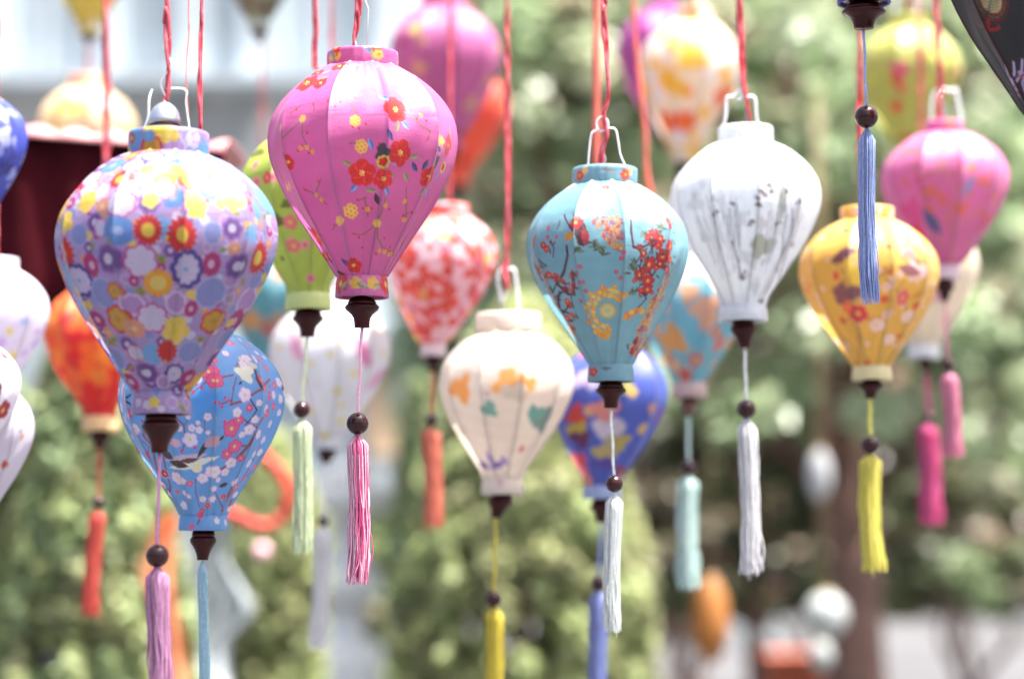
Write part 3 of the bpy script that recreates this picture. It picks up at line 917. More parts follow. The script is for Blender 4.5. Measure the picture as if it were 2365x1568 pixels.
    if fin:
        hw, ye, xe = fin
        hh = (ye - yb)
        tm = finm or M_WOOD
        v, f = lathe([(0.001, .012), (bot[0] * .9 * s, .012), (bot[0] * .9 * s, .004), (hw * .7 * s, .003), (0.001, .003)], 40)
        mesh_obj('base_disc', v + np.array(cb), f, tm, root)
        prof = [(0, .72), (.10, .80), (.14, .86), (.17, .80), (.20, .88), (.27, .99), (.33, 1.0), (.38, .97), (.46, .84), (.55, .68), (.66, .55), (.80, .47), (.93, .44), (1, .45)]
        _fv = random.Random(int(x1 * 3)).uniform; prof = [(q ** (ge := _gam), r * (1 + .06 * math.sin(q * 9 + _ph))) for _gam, _ph in [(_fv(.88, 1.15), _fv(0, 6))] for q, r in prof]
        P = [(0.0005, .004)] + [(r * hw * s, -q * hh * s) for q, r in prof] + [(0.0004, -hh * s)]
        v, f = lathe(P, 40)
        k = (PY(xe, ye, Y) - cb).x / (hh * s)
        v[:, 0] += -v[:, 2] * k
        mesh_obj('finial', v + np.array(cb), f, tm, root)
        tmn = thread_mat(threadc)
        if bead:
            bx, by, br = bead
            A = PY(xe, ye, Y); B = PY(bx, by, Y)
            n = 14
            pts = [A.lerp(B, q / n) + Vector((math.sin(q * .9 + x0) * .0006, 0, 0)) for q in range(n + 1)]
            wd = max(1.5, (tas[4] * .16 if tas else 2.5)) * s
            v, f = tube(pts, [wd * (1 + .15 * math.sin(q * 2.1)) for q in range(n + 1)], 8)
            mesh_obj('cord', v, f, cordmat or tmn, root)
            rb = br * s
            prf = [(max(.0006, rb * math.sin(a)), rb * math.cos(a)) for a in np.linspace(.08, math.pi - .08, 22)]
            v, f = lathe(prf, 36)
            mesh_obj('bead', v + np.array(B), f, beadm or M_BEAD, root)
        if tas:
            to = tassel(root, Y, tas, tmn, strands, rng)
            if thread2:
                to.data.materials.append(thread_mat(thread2))
                for q, pl in enumerate(to.data.polygons):
                    st = q // 56
                    if st % 5 == 1 or (st % 4 == 3 and (q // 4) % 7 < 2): pl.material_index = 1
    # hanging cord(s) and wires
    for c in cord:
        pts3 = [PY(a, b, Y) for a, b in c['p']]
        last = pts3[0]
        pts3 = [Vector((last.x, last.y, 3.2))] + pts3
        cur = smooth_curve(pts3, 10)
        r0 = c.get('w', 4) * s / 2
        rg = random.Random(int(c['p'][0][0]))
        fa, fb = rg.uniform(70, 130), rg.uniform(150, 260)
        if c.get('twist', True):
            # two strands wound round each other
            V = MB()
            dense = []
            for a, b in zip(cur[:-1], cur[1:]):
                m = max(1, int((b - a).length / .006))
                dense += [a.lerp(b, q / m) for q in range(m)]
            dense.append(cur[-1])
            for phs in (0, math.pi):
                q3 = []; rads = []
                L = 0
                for i3, q in enumerate(dense):
                    if i3: L += (q - dense[i3 - 1]).length
                    an = L * c.get('pitch', 26) + phs + 1.6 * math.sin(L * 14 + fa)
                    q3.append(q + Vector((math.cos(an), math.sin(an), 0)) * r0 * .62)
                    kn = max(0, math.sin(L * 9.5 + fa)) ** 40
                    rads.append(r0 * .62 * (1 + .3 * math.sin(L * fa + phs) * math.sin(L * 37) + .9 * kn))
                v, f = tube(q3, rads, 7)
                V.add(v, f)
            V.build('hanging_cord', c.get('m', M_CORD), root)
        else:
            v, f = tube(cur, [r0 * (1 + .12 * math.sin(i3 * .8)) for i3 in range(len(cur))], 8)
            mesh_obj('hanging_cord', v, f, c.get('m', M_CORD), root)
    for w in wires:
        pts3 = []
        for q in w['p']:
            pts3.append(PY(q[0], q[1], Y) + Vector((0, (q[2] if len(q) > 2 else 0) * s, 0)))
        if not w.get('straight'): pts3 = smooth_curve(pts3, 6)
        v, f = tube(pts3, w.get('w', 5) * s * .38, 8)
        mesh_obj('wire_handle', v, f, w.get('m', M_WIRE), root)
    if socket:
        sx_, sy0, sy1, sr = socket
        hh = (sy1 - sy0) * s
        C = PY(sx_, sy0, Y)
        prf = [(.001, 0), (sr * .12, 0), (sr * .14, -.08), (sr * .34, -.12), (sr * .66, -.24), (sr * .88, -.42), (sr * .98, -.62), (sr * 1.0, -.74), (sr * .94, -.76), (sr * .90, -.80), (sr * .90, -.97), (sr * .96, -1.02), (sr * .96, -1.1), (.001, -1.1)]
        v, f = lathe([(a * s if a > .01 else .0004, b * hh) for a, b in prf], 40)
        mesh_obj('bulb_socket', v + np.array(C), f, M_METAL, root)
        prf = [(sr * .905, -.78), (sr * .97, -.79), (sr * .97, -.83), (sr * .905, -.84)]
        v, f = lathe([(a * s, b * hh) for a, b in prf], 40)
        o = mesh_obj('socket_ring', v + np.array(C), f, M_WOOD, root)
    return root


def tassel(root, Y, tas, m, strands, rng):
    xa, ya, xb, yb, hw = tas[:5]
    loose = tas[5] if len(tas) > 5 else 6.0
    s = px(Y)
    V = []; F = []
    n = 14
    A = PY(xa, ya, Y); B = PY(xb, yb, Y)
    ax = (B - A)
    side = Vector((1, 0, 0)); dep = Vector((0, 1, 0))
    swirl = rng.uniform(0, 6)
    for k in range(int(strands * 1.9)):
        a = rng.uniform(0, 2 * math.pi); rho = math.sqrt(rng.random())
        if k % 3 == 0: rho = 1.0
        ln = 1 - abs(rng.gauss(0, .035)) if rng.random() > .10 else 1 + rng.uniform(-.16, .05)
        rads = []; pts = []
        w1, w2, w3 = rng.uniform(0, 6), rng.uniform(0, 6), rng.uniform(.3, 1)
        for i in range(n + 1):
            q = i / n * ln
            env = min(1, (q / .055)) ** .55 * (1 - .10 * math.exp(-((q - .5) / .3) ** 2)) if q > 0 else .12
            env = max(env, .16)
            wob = (math.sin(q * 9 + w1) * w3 + .6 * math.sin(q * 17 + w2)) * hw * (.10 + (.22 if k % 9 == 0 else 0)) * q * loose / 5
            p = A + ax * q + side * ((math.cos(a) * rho * hw * env + wob) * s) + dep * ((math.sin(a) * rho * hw * env) * s)
            p += side * ((math.sin(q * 4 + swirl) - math.sin(swirl)) * hw * .16 * s)
            pts.append(p)
            rads.append(max(hw * .058, .95) * s * (1 + .2 * math.sin(q * 60 + w1)) * (1.0 if i < n else .5))
        v, f = tube(pts, rads, 4, cap=False)
        o = len(V); V += v; F += [[j + o for j in g] for g in f]
    # inner bundle and neck winding
    pts = [A + ax * q + side * ((math.sin(q * 4 + swirl) - math.sin(swirl)) * hw * .16 * s) for q in np.linspace(0.0, .93, 12)]
    v, f = tube(pts, [hw * .25 * s] + [hw * .66 * s] * 10 + [hw * .35 * s], 12)
    o = len(V); V += v; F += [[j + o for j in g] for g in f]
    return mesh_obj('tassel', V, F, m, root)


# ---------------------------------------------------------------- the setting
def ground_mat():
    m, nt, b, out = new_mat('pale_paving')
    tc = nt.nodes.new('ShaderNodeTexCoord')
    no = nt.nodes.new('ShaderNodeTexNoise'); no.inputs['Scale'].default_value = 0.35; no.inputs['Detail'].default_value = 6
    nt.links.new(tc.outputs['Object'], no.inputs['Vector'])
    rp = nt.nodes.new('ShaderNodeValToRGB')
    rp.color_ramp.elements[0].position = .35; rp.color_ramp.elements[0].color = (.045, .043, .044, 1)
    rp.color_ramp.elements[1].position = .65; rp.color_ramp.elements[1].color = (.085, .086, .093, 1)
    nt.links.new(no.outputs['Fac'], rp.inputs['Fac']); nt.links.new(rp.outputs['Color'], b.inputs['Base Color'])
    b.inputs['Roughness'].default_value = .8
    return m


g = MB(); 
nx = 30
vs = []; fs = []
for j in range(nx + 1):
    for i in range(nx + 1):
        vs.append((-150 + 300 * i / nx, -20 + 320 * j / nx, 0.0))
for j in range(nx):
    for i in range(nx):
        a = j * (nx + 1) + i
        fs.append([a, a + 1, a + nx + 2, a + nx + 1])
tag(mesh_obj('ground', vs, fs, ground_mat(), None, False), kind='structure')


def leaf_mat(name, rough=0.4, trans=0.3, spec=0.6):
    m, nt, b, out = new_mat(name)
    at = nt.nodes.new('ShaderNodeAttribute'); at.attribute_name = 'print'
    nt.links.new(at.outputs['Color'], b.inputs['Base Color'])
    b.inputs['Roughness'].default_value = rough
    b.inputs['Specular IOR Level'].default_value = spec
    tr = nt.nodes.new('ShaderNodeBsdfTranslucent'); nt.links.new(at.outputs['Color'], tr.inputs['Color'])
    mx = nt.nodes.new('ShaderNodeMixShader'); mx.inputs[0].default_value = trans
    nt.links.new(b.outputs[0], mx.inputs[1]); nt.links.new(tr.outputs[0], mx.inputs[2]); nt.links.new(mx.outputs[0], out.inputs['Surface'])
    return m


M_LEAF = leaf_mat('broad_leaves', rough=.45, trans=.5, spec=1.0)
M_NEEDLE = leaf_mat('conifer_sprays', rough=.6, trans=.45, spec=.5)
M_BARK = plain('brown_bark', (.17, .095, .072), rough=.9, var=.4, scale=9, bump=.5)


def leaves(name, centers, radii, per, size, cols, mat, parent, seed, up=0.55, flat=0.7, kind='stuff', long=1.5, shell=True, origin=None):
    """leaf-sized bent faces spread through clumps"""
    rs = np.random.RandomState(seed)
    n = len(centers) * per
    ci = np.repeat(np.arange(len(centers)), per)
    d = rs.normal(size=(n, 3)); d /= np.linalg.norm(d, axis=1)[:, None]
    rad = (rs.rand(n) ** (0.4 if shell else 0.6))[:, None]
    pos = centers[ci] + d * rad * radii[ci] * np.array([1, 1, flat])
    nrm = d * .6 + rs.normal(size=(n, 3)) * .45 + np.array([0, 0, up]); nrm /= np.linalg.norm(nrm, axis=1)[:, None]
    t = np.cross(nrm, rs.normal(size=(n, 3))); t /= np.linalg.norm(t, axis=1)[:, None]
    b = np.cross(nrm, t)
    sz = size * (0.6 + rs.rand(n) * .8)[:, None]
    v0 = pos - t * sz * long / 2; v2 = pos + t * sz * long / 2 - nrm * sz * .12
    v1 = pos + b * sz * .5 + nrm * sz * .12; v3 = pos - b * sz * .5 + nrm * sz * .12
    V = np.stack([v0, v1, v2, v3], 1).reshape(-1, 3)
    F = np.arange(n * 4).reshape(-1, 4)
    cols = np.array(cols)
    base = cols[rs.randint(0, len(cols), len(centers))][ci] * .65 + cols[rs.randint(0, len(cols), n)] * .35
    base = base * (0.95 + rs.rand(n)[:, None] * .6)
    C = np.repeat(np.minimum(base * 1.75, .62), 4, axis=0)
    o = mesh_obj(name, V, F, mat, parent, False, origin=origin, colors=C)
    if kind: o['kind'] = kind
    return o


def limb(mb, a, b, r0, r1, rng, bend=.15):
    a = Vector(a); b = Vector(b)
    L = (b - a).length
    mid = [a.lerp(b, q) + Vector((rng.uniform(-1, 1), rng.uniform(-1, 1), rng.uniform(-.3, .6))) * L * bend * math.sin(q * math.pi) for q in (0, .25, .5, .75, 1)]
    c = smooth_curve(mid, 4)
    v, f = tube(c, [r0 + (r1 - r0) * i / (len(c) - 1) for i in range(len(c))], 8)
    mb.add(v, f)
    return c


GREENS = [(.118, .165, .085), (.162, .215, .122), (.096, .135, .066), (.196, .245, .145), (.14, .18, .108), (.14, .155, .095), (.16, .12, .085)]
PALE = [(.222, .285, .175), (.275, .335, .22), (.172, .225, .13), (.245, .29, .19), (.18, .18, .125)]
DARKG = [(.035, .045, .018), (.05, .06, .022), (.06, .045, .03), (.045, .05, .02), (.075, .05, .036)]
YELLG = [(.20, .235, .11), (.245, .28, .14), (.17, .205, .095), (.20, .215, .10), (.155, .155, .08), (.09, .09, .05)]


def clumps_px(rng, n, xr, yr, Yr, rr, avoid=()):
    C = []; R = []
    tries = 0
    while len(C) < n and tries < 9999:
        tries += 1
        x, y, Y = rng.uniform(*xr), rng.uniform(*yr), rng.uniform(*Yr)
        if any(((x - a) / ra) ** 2 + ((y - b) / rb) ** 2 < 1 for a, b, ra, rb in avoid): continue
        C.append(tuple(PY(x, y, Y))); R.append(rng.uniform(*rr))
    return np.array(C), np.array(R)[:, None]


# far woods that close the view behind everything
rg = random.Random(21)
C, R = clumps_px(rg, 420, (700, 3000), (-200, 1330), (52, 60), (1.3, 2.6))
leaves('far_woods', C, R, 60, .62, DARKG * 3 + GREENS[:3], M_LEAF, None, 3, kind='stuff')  # mostly dark leaf colours, standing in for shade in the tree gaps
tag(bpy.data.objects['far_woods'], kind='stuff')


def broad_tree(label, foot, Yd, trunk_top, crown, n, rr, cols, seed, per=64, size=.08, avoid=(), trunk_r=.13, limbs=9, extra=()):
    rng = random.Random(seed)
    base = PY(foot, 1250, Yd); base.z = 0
    root = empty('broadleaf_tree', base, label=label, cat='tree', group='leafy trees behind the lanterns')
    x0, x1, y0, y1, Ya, Yb = crown
    C, R = clumps_px(rng, n, (x0, x1), (y0, y1), (Ya, Yb), rr, avoid)
    if len(extra):
        C2 = np.array([tuple(PY(*e[:3])) for e in extra]); R2 = np.array([[e[3]] for e in extra])
        C = np.concatenate([C, C2]); R = np.concatenate([R, R2])
    leaves('crown', C, R, per, size, cols, M_LEAF, root, seed)
    mb = MB()
    top = PY(trunk_top[0], trunk_top[1], Yd)
    c = limb(mb, base + Vector((0, 0, -.05)), top, trunk_r * 1.25, trunk_r * .7, rng, .03)
    mb.build('trunk', M_BARK, root)
    for i in range(limbs):
        a = c[int(len(c) * rng.uniform(.55, .98))]
        t = Vector(C[rng.randrange(len(C))])
        m2 = MB(); limb(m2, a, t, trunk_r * .42, trunk_r * .1, rng, .12)
        m2.build('branch', M_BARK, root)
    return root


gaps = ((1290, 190, 120, 50), (1380, 250, 60, 45), (1180, 420, 60, 110), (1330, 560, 90, 40), (1530, 520, 30, 60), (1950, 560, 80, 40), (1290, 360, 40, 30))
broad_tree('leafy pale green tree between the pink lantern and the yellow print lantern', 1320, 13.5, (1290, 480), (1060, 1560, -150, 900, 12.6, 15.2), 150, (.10, .26), GREENS + PALE, 31, avoid=gaps, trunk_r=.10, extra=[(x, y, 13.8 + (x * 7 + y) % 13 * .1, .22) for x in (965, 1030, 1090, 1150) for y in range(420, 1010, 62)])
broad_tree('tall leafy tree filling the upper right with a brown leaning trunk', 2010, 14.5, (1960, 980), (1530, 2420, -150, 960, 13.2, 16.5), 250, (.10, .28), GREENS + PALE, 32, avoid=gaps + ((2330, 950, 60, 120), (1960, 900, 60, 60)), trunk_r=.17,
           extra=[(2230, 1010, 14, .2), (2290, 1100, 14, .16), (2100, 930, 14, .2), (1780, 880, 14, .18), (1840, 900, 14, .16)])
broad_tree('dark shaded tree low in the right half behind the tassels', 1760, 17.5, (1730, 1080), (1500, 2420, 900, 1400, 16, 19), 140, (.12, .26), DARKG + DARKG + GREENS[:3] + [(.09, .05, .035)], 33, per=80, trunk_r=.07, extra=[(2080, 1395, 15, .13), (2150, 1350, 15, .16), (2260, 1345, 15.5, .18), (2340, 1300, 15, .2), (2200, 1310, 15, .2), (2120, 1290, 15.4, .2), (1560, 1330, 16, .2), (1620, 1300, 16, .2), (1500, 1390, 17, .2), (1850, 1330, 16.5, .16)])  # dark leaf colours carry the shade of the lower right gap


def conifer(label, x, Yd, topy, halfw, seed, n=26000, cols=YELLG, size=.032, lean=0.0):
    s = px(Yd)
    base = PY(x, 1250, Yd); base.z = 0
    top = PY(x + lean, topy, Yd).z
    root = empty('conifer', base, label=label, cat='shrub', group='clipped conifers below the lanterns')
    rs = np.random.RandomState(seed)
    hw = halfw * s
    # feathery upright sprays: clumps on the skin of a plump cone
    m = 1300
    q = rs.rand(m) ** .9
    a = rs.rand(m) * 2 * np.pi
    prof = hw * (1 - q ** 5) ** .7 * (.92 + .1 * np.sin(q * 9 + seed))
    rr = prof * (0.72 + .28 * rs.rand(m))
    C = np.stack([base.x + lean * s * q + np.cos(a) * rr, base.y + np.sin(a) * rr, .05 + q * (top - .1)], 1)
    R = (.025 + .035 * rs.rand(m))[:, None]
    leaves('foliage', C, R, n // m, size, cols, M_NEEDLE, root, seed + 1, up=.35, flat=1.7, long=2.1)
    mb = MB(); v, f = tube([base + Vector((0, 0, -.02)), base + Vector((lean * s * .8, 0, top * .85))], [.05, .015], 8); mb.add(v, f)
    mb.build('trunk', M_BARK, root)
    return root


conifer('plump yellow-green conifer at the bottom centre, behind the blue bead and the yellow tassel', 1210, 9.6, 690, 300, 41, n=70000)
conifer('olive conifer at the bottom left under the orange-red lantern', 225, 8.6, 640, 225, 42, n=45000, cols=YELLG + GREENS[:3])
conifer('conifer cut by the left edge, below the white lantern with a red flower', -80, 8.8, 760, 200, 43, n=26000, cols=YELLG + GREENS[:2])
conifer('smaller conifer behind the pale tassels, left of the stacked white pillar', 630, 10.5, 1000, 130, 44, n=30000, size=.04)

# ---- white house at the back left
M_WALL = plain('white_limewash', (.44, .50, .53), rough=.7, var=.14, scale=1.2)
M_WALL2 = plain('white_paint', (.50, .56, .60), rough=.5, var=.10, scale=2)
M_SHADEWALL = plain('shaded_wall', (.30, .31, .31), rough=.8, var=.12, scale=2)  # grey colour stands for the shade below the cornice
M_PEACH = plain('peach_panel', (.62, .42, .26), rough=.7, var=.1, scale=2)
M_GLASSY = plain('pale_shutter', (.42, .48, .51), rough=.4, var=.06, scale=3)
HY = 20.0
house = empty('white_house', Vector((PY(480, 1250, HY).x, HY, 0)), label='overexposed white house with pillars and shutters at the back left', cat='house')


def hbox(name, xa, xb, ya, yb, Y0, Y1, mat, parent=house, bev=False):
    a = PY(xa, ya, Y0); b = PY(xb, yb, Y0)
    m = MB().box(min(a.x, b.x), max(a.x, b.x), Y0, Y1, min(a.z, b.z), max(a.z, b.z))
    return m.build(name, mat, parent, False)


zg = 1250 + 1.6 / HY * RAD
hbox('wall', -200, 945, -500, zg, HY + .3, HY + 4, M_WALL)
for xa, xb in ((-60, -10), (236, 262), (410, 470), (560, 600), (860, 905)):
    hbox('pillar', xa, xb, -480, 186, HY + .06, HY + .31, M_WALL2)
for xa, xb in ((0, 225), (275, 400), (480, 550), (610, 850)):
    f = hbox('shutter', xa, xb, -480, 165, HY + .2, HY + .302, M_GLASSY)
    w = (xb - xa)
    for q in (.02, .49, .94):
        hbox('stile', xa + w * q, xa + w * (q + .035), -478, 163, HY + .17, HY + .199, M_WALL2, f)
hbox('cornice', -200, 950, 165, 188, HY - .12, HY + .055, M_WALL2)
hbox('cornice', -200, 950, 189, 205, HY - .04, HY + .055, M_WALL2)
hbox('shade_band', -200, 943, 206, 440, HY + .24, HY + .299, M_SHADEWALL)
hbox('door_panel', 845, 940, 850, 1050, HY + .15, HY + .299, M_PEACH)
hbox('sill', 780, 948, 1075, 1140, HY - .1, HY + .298, M_WALL2)
hbox('sill', 560, 948, 760, 832, HY - .1, HY + .298, M_WALL2)

# stacked white pillar and draped post below the lanterns
def pillar(label, x, Y, prof, mat):
    s = px(Y)
    base = PY(x, 1250, Y); base.z = 0
    r = empty('garden_pillar', base, label=label, cat='pillar')
    P = []
    for hwid, y in prof:
        z = PY(x, y, Y).z
        P.append((max(.001, hwid * s), z))
    P = [(P[0][0], 0.0)] + P
    v, f = lathe(P, 28)
    v = v + np.array((base.x, base.y, 0))
    mesh_obj('shaft', v, f, mat, r)
    z = PY(x, prof[-1][1], Y).z
    v, f = lathe([(.001, z), (prof[-1][0] * s * 1.15, z), (prof[-1][0] * s * 1.15, z + .05), (prof[-1][0] * s * .5, z + .11), (.001, z + .12)], 28)
    mesh_obj('cap', v + np.array((base.x, base.y, 0)), f, mat, r)
    return r


pillar('stacked white garden pillar with rounded tiers behind the long white tassel', 800, 15.0,
       [(85, 1560), (85, 1490), (45, 1480), (45, 1400), (72, 1392), (80, 1350), (72, 1310), (40, 1300), (40, 1190), (100, 1180), (110, 1130), (60, 1110)], plain('white_plaster', (.60, .61, .60), rough=.7, var=.12, scale=6))

M_SPIRIT = plain('white_cloth', (.44, .49, .53), rough=.7, var=.08, trans=.2)


def drape(name, label, cat, Y, left, right, mat, fold=.02, amp=5):
    """hanging cloth between two image outlines, with folds and thickness"""
    n = len(left); m = 22
    V = []
    for side_ in (0, 1):
        for i in range(n):
            for j in range(m):
                q = j / (m - 1)
                x = left[i][0] + (right[i][0] - left[i][0]) * q; y = left[i][1] + (right[i][1] - left[i][1]) * q
                p = PY(x, y, Y) + Vector((0, math.sin(q * amp * 2 * math.pi + i * .4) * fold + side_ * .006, 0))
                V.append(tuple(p))
    F = grid_faces(m, n).tolist()
    k = n * m
    F2 = [[a + k for a in reversed(f)] for f in F]
    edge = []
    ring = [i for i in range(m)] + [r * m + m - 1 for r in range(1, n)] + [(n - 1) * m + c for c in range(m - 2, -1, -1)] + [r * m for r in range(n - 2, 0, -1)]
    for a, b in zip(ring, ring[1:] + ring[:1]): edge.append([b, a, a + k, b + k])
    c = PY((left[0][0] + right[0][0]) / 2, left[0][1], Y)
    o = mesh_obj(name, V, F + F2 + edge, mat, None, True, origin=c)
    return tag(o, label, cat)


drape('hanging_cloth', 'white cloth hanging over a post behind the thin pale blue tassel', 'cloth', 9.0,
      [(455, 1210), (460, 1290), (440, 1350), (425, 1400), (410, 1480), (395, 1640)],
      [(520, 1210), (525, 1300), (560, 1350), (590, 1410), (528, 1480), (530, 1640)], M_SPIRIT, amp=3)
M_ORANGE = plain('orange_print_cloth', (.72, .27, .13), rough=.6, var=.45, scale=9, trans=.25)
drape('hanging_cloth', 'blurred orange and peach cloth streamer behind the purple tassel', 'cloth', 8.0,
      [(375, 1185), (350, 1240), (318, 1320), (330, 1360), (360, 1420), (350, 1500), (372, 1640)],
      [(412, 1185), (402, 1240), (396, 1320), (402, 1360), (412, 1420), (428, 1480), (440, 1640)], M_ORANGE, amp=2.2)
M_REDTUBE = plain('red_paper_tube', (.50, .008, .012), rough=.45, var=.2, scale=14)
pts = [PY(a, b, 7.4) for a, b in ((515, 1180), (548, 1192), (580, 1208), (612, 1215), (642, 1203), (662, 1170), (664, 1130), (645, 1090), (618, 1060), (590, 1040))]
cur = smooth_curve(pts, 8)
v, f = tube(cur, [.0155 + .0025 * math.sin(i * .9) for i in range(len(cur))], 12)
tag(mesh_obj('red_streamer', v, f, M_REDTUBE, None, True, origin=pts[3]), 'curled red paper streamer showing between the blue lantern and the pale green tassel', 'streamer')
C_ = PY(605, 1272, 8.5)
v, f = lathe([(max(.001, .028 * math.sin(a)), .028 * math.cos(a)) for a in np.linspace(.03, math.pi - .03, 14)], 20)
tag(mesh_obj('paper_ball', v + np.array(C_), f, plain('pink_paper', (.75, .42, .50), var=.08), None, True, origin=C_), 'small pink paper ball below the curled red streamer', 'ball')

# ---- maroon awning of a stall, sunlit on its top edge
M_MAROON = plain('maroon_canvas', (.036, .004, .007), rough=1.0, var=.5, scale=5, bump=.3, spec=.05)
M_MAROON_TOP = plain('sunlit_maroon_canvas', (.56, .24, .25), rough=.75, var=.12, scale=6)  # sunlight on the upper edge put into a paler canvas colour
AY = 5.4
aw = empty('stall_awning', PY(200, 400, AY), label='dark maroon stall awning with a pale sunlit upper edge at the left', cat='awning')
V = []; nA = 46
rows = [(-.02, 0.0), (0.02, 0.0), (.30, 0), (.70, 0), (1.02, 0)]
top_l, top_r = (-300, 285), (520, 350)
for i in range(nA):
    q = i / (nA - 1)
    x = top_l[0] + (top_r[0] - top_l[0]) * q
    y = top_l[1] + (top_r[1] - top_l[1]) * q
    for j, h in enumerate((0, 60, 140, 230, 330, 400)):
        p = PY(x + math.sin(i) * 1.5, y + h + (8 * math.sin(i * .55) if j == 5 else 0), AY)
        V.append(tuple(p + Vector((0, .012 * math.sin(i * .9) * min(1, h / 140), 0))))
F = [[i * 6 + j, i * 6 + j + 1, (i + 1) * 6 + j + 1, (i + 1) * 6 + j] for i in range(nA - 1) for j in range(5)]
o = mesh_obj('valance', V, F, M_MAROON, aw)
sm = o.modifiers.new('thickness', 'SOLIDIFY'); sm.thickness = .004
V = []
for i in range(nA):
    q = i / (nA - 1)
    x = top_l[0] + (top_r[0] - top_l[0]) * q
    y = top_l[1] + (top_r[1] - top_l[1]) * q
    for j, (dy, dY) in enumerate(((4, -.015), (-12, .0), (-30, .09), (-36, .22), (-30, .5))):
        V.append(tuple(PY(x, y + dy, AY) + Vector((0, dY, .004 * math.sin(i * 1.3) * j))))
F = [[i * 5 + j, i * 5 + j + 1, (i + 1) * 5 + j + 1, (i + 1) * 5 + j] for i in range(nA - 1) for j in range(4)]
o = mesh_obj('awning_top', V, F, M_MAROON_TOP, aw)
sm = o.modifiers.new('thickness', 'SOLIDIFY'); sm.thickness = .004

# ---- low things on the paving, far right
def paper_lantern(label, x, y0, y1, hw, Y, mat, ribs=9, bulge=.5, group=None):
    s = px(Y)
    c = PY(x, (y0 + y1) / 2, Y)
    r = empty('paper_lantern', c, label=label, cat='lantern')
    h = (y1 - y0) * s / 2
    P = []
    for i in range(ribs * 4 + 1):
        a = -1 + 2 * i / (ribs * 4)
        rad = hw * s * (1 - abs(a) ** 2.3 * .75) ** .8 * (1 - .03 * abs(math.sin(i * math.pi / 4)))
        P.append((max(rad, .004), -a * h))
    v, f = lathe(P, 28)
    mesh_obj('paper_shade', v + np.array(c), f, mat, r)
    for z in (h, -h):
        v, f = lathe([(.001, z - .006), (hw * s * .36, z - .006), (hw * s * .36, z + .01), (.001, z + .01)], 20)
        mesh_obj('end_ring', v + np.array(c), f, M_BAMBOO, r)
    v, f = tube([c + Vector((0, 0, h)), Vector((c.x, c.y, 3.6))], .0025, 6)
    mesh_obj('hanging_cord', v, f, M_BAMBOO, r)
    return r


paper_lantern('long orange paper lantern low down, left of the pale boxes at the lower right', 1642, 1335, 1525, 42, 9.5, plain('orange_paper', (.40, .16, .035), rough=.6, var=.3, scale=6, trans=.3))
paper_lantern('round white paper lantern just left of the brown trunk', 1908, 1370, 1472, 50, 10.5, plain('white_paper', (.42, .45, .44), rough=.7, var=.04, trans=.3))
paper_lantern('small white paper lantern hanging under the round one by the trunk', 1897, 1480, 1548, 27, 10.8, plain('white_paper', (.40, .43, .43), rough=.7, var=.04, trans=.3))
paper_lantern('white leaf blobs built as a slender lantern shape, high in the dark gap left of the yellow tassel', 1893, 1040, 1155, 27, 11.0, plain('white_paper', (.48, .50, .52), rough=.7, var=.04, trans=.3))  # pale leaves among the trees, built with the paper lantern's shape


def crate(name, label, cat, xa, xb, ytop, Y, depth, mat, lid=None):
    a = PY(xa, ytop, Y); b = PY(xb, ytop, Y)
    r = empty(name, Vector(((a.x + b.x) / 2, Y, 0)), label=label, cat=cat)
    m = MB().box(a.x, b.x, Y, Y + depth, 0.0, a.z - .05)
    m.build('body', mat, r, False)
    m = MB().box(a.x - .02, b.x + .02, Y - .02, Y + depth + .02, a.z - .05, a.z)
    m.build('lid', lid or mat, r, False)
    m = MB()
    for q in (.33, .66):
        xx = a.x + (b.x - a.x) * q
        m = MB().box(xx - .01, xx + .01, Y - .012, Y, 0.03, a.z - .052); m.build('batten', mat, r, False)
    return r


crate('planter_box', 'terracotta red planter box at the bottom edge, right of centre', 'planter', 1742, 1925, 1512, 19.0, .6, plain('terracotta', (.50, .12, .06), rough=.8, var=.15, scale=4))
crate('storage_chest', 'pale grey-white chest above the terracotta planter', 'chest', 1695, 1815, 1378, 38.0, 1.2, plain('pale_grey_paint', (.60, .64, .63), rough=.6, var=.05))


conifer('narrow dark conifer between the white pillar and the plump yellow-green conifer', 968, 12.5, 880, 62, 46, n=20000, cols=GREENS[:3] + DARKG[:3] + YELLG[:2], size=.04)

def bush(label, x0, x1, y0, y1, Yd, cols, seed, n=60, rr=(.12, .3)):
    rng = random.Random(seed)
    base = PY((x0 + x1) / 2, 1250, Yd); base.z = 0
    root = empty('bush', base, label=label, cat='bush', group='bushes beyond the paving')
    C, R = clumps_px(rng, n, (x0, x1), (y0, y1), (Yd - .8, Yd + .8), rr)
    leaves('foliage', C, R, 60, .10, cols, M_LEAF, root, seed)
    mb = MB()
    for k in range(4): limb(mb, base + Vector((k * .1 - .15, 0, 0)), C[k * 5], .05, .02, rng, .1)
    o = mb.build('stems', M_BARK, root); o['kind'] = 'stuff'
    return root


PAVE = 1
BROWNS = [(.16, .10, .08), (.20, .14, .12), (.12, .08, .06), (.15, .13, .09), (.10, .12, .07)]
bush('brownish dry bush low down, between the centre conifer and the orange paper lantern', 1520, 1640, 1290, 1450, 24, BROWNS, 61)
bush('brown and olive bush behind the round white paper lantern', 1700, 1990, 1290, 1400, 25, BROWNS + DARKG, 62)
bush('dark bush with ragged lower edge at the far right, beyond the brown trunk', 2060, 2420, 1250, 1370, 22, DARKG + BROWNS[:2], 63, n=80)
bush('green bush behind the stacked white garden pillar', 700, 905, 1160, 1640, 16.8, GREENS + YELLG[:3], 64, n=110, rr=(.07, .16))
# ---------------------------------------------------------------- the lanterns
RC = M_CORD
def C(*pts, **k): return dict(p=list(pts), **k)

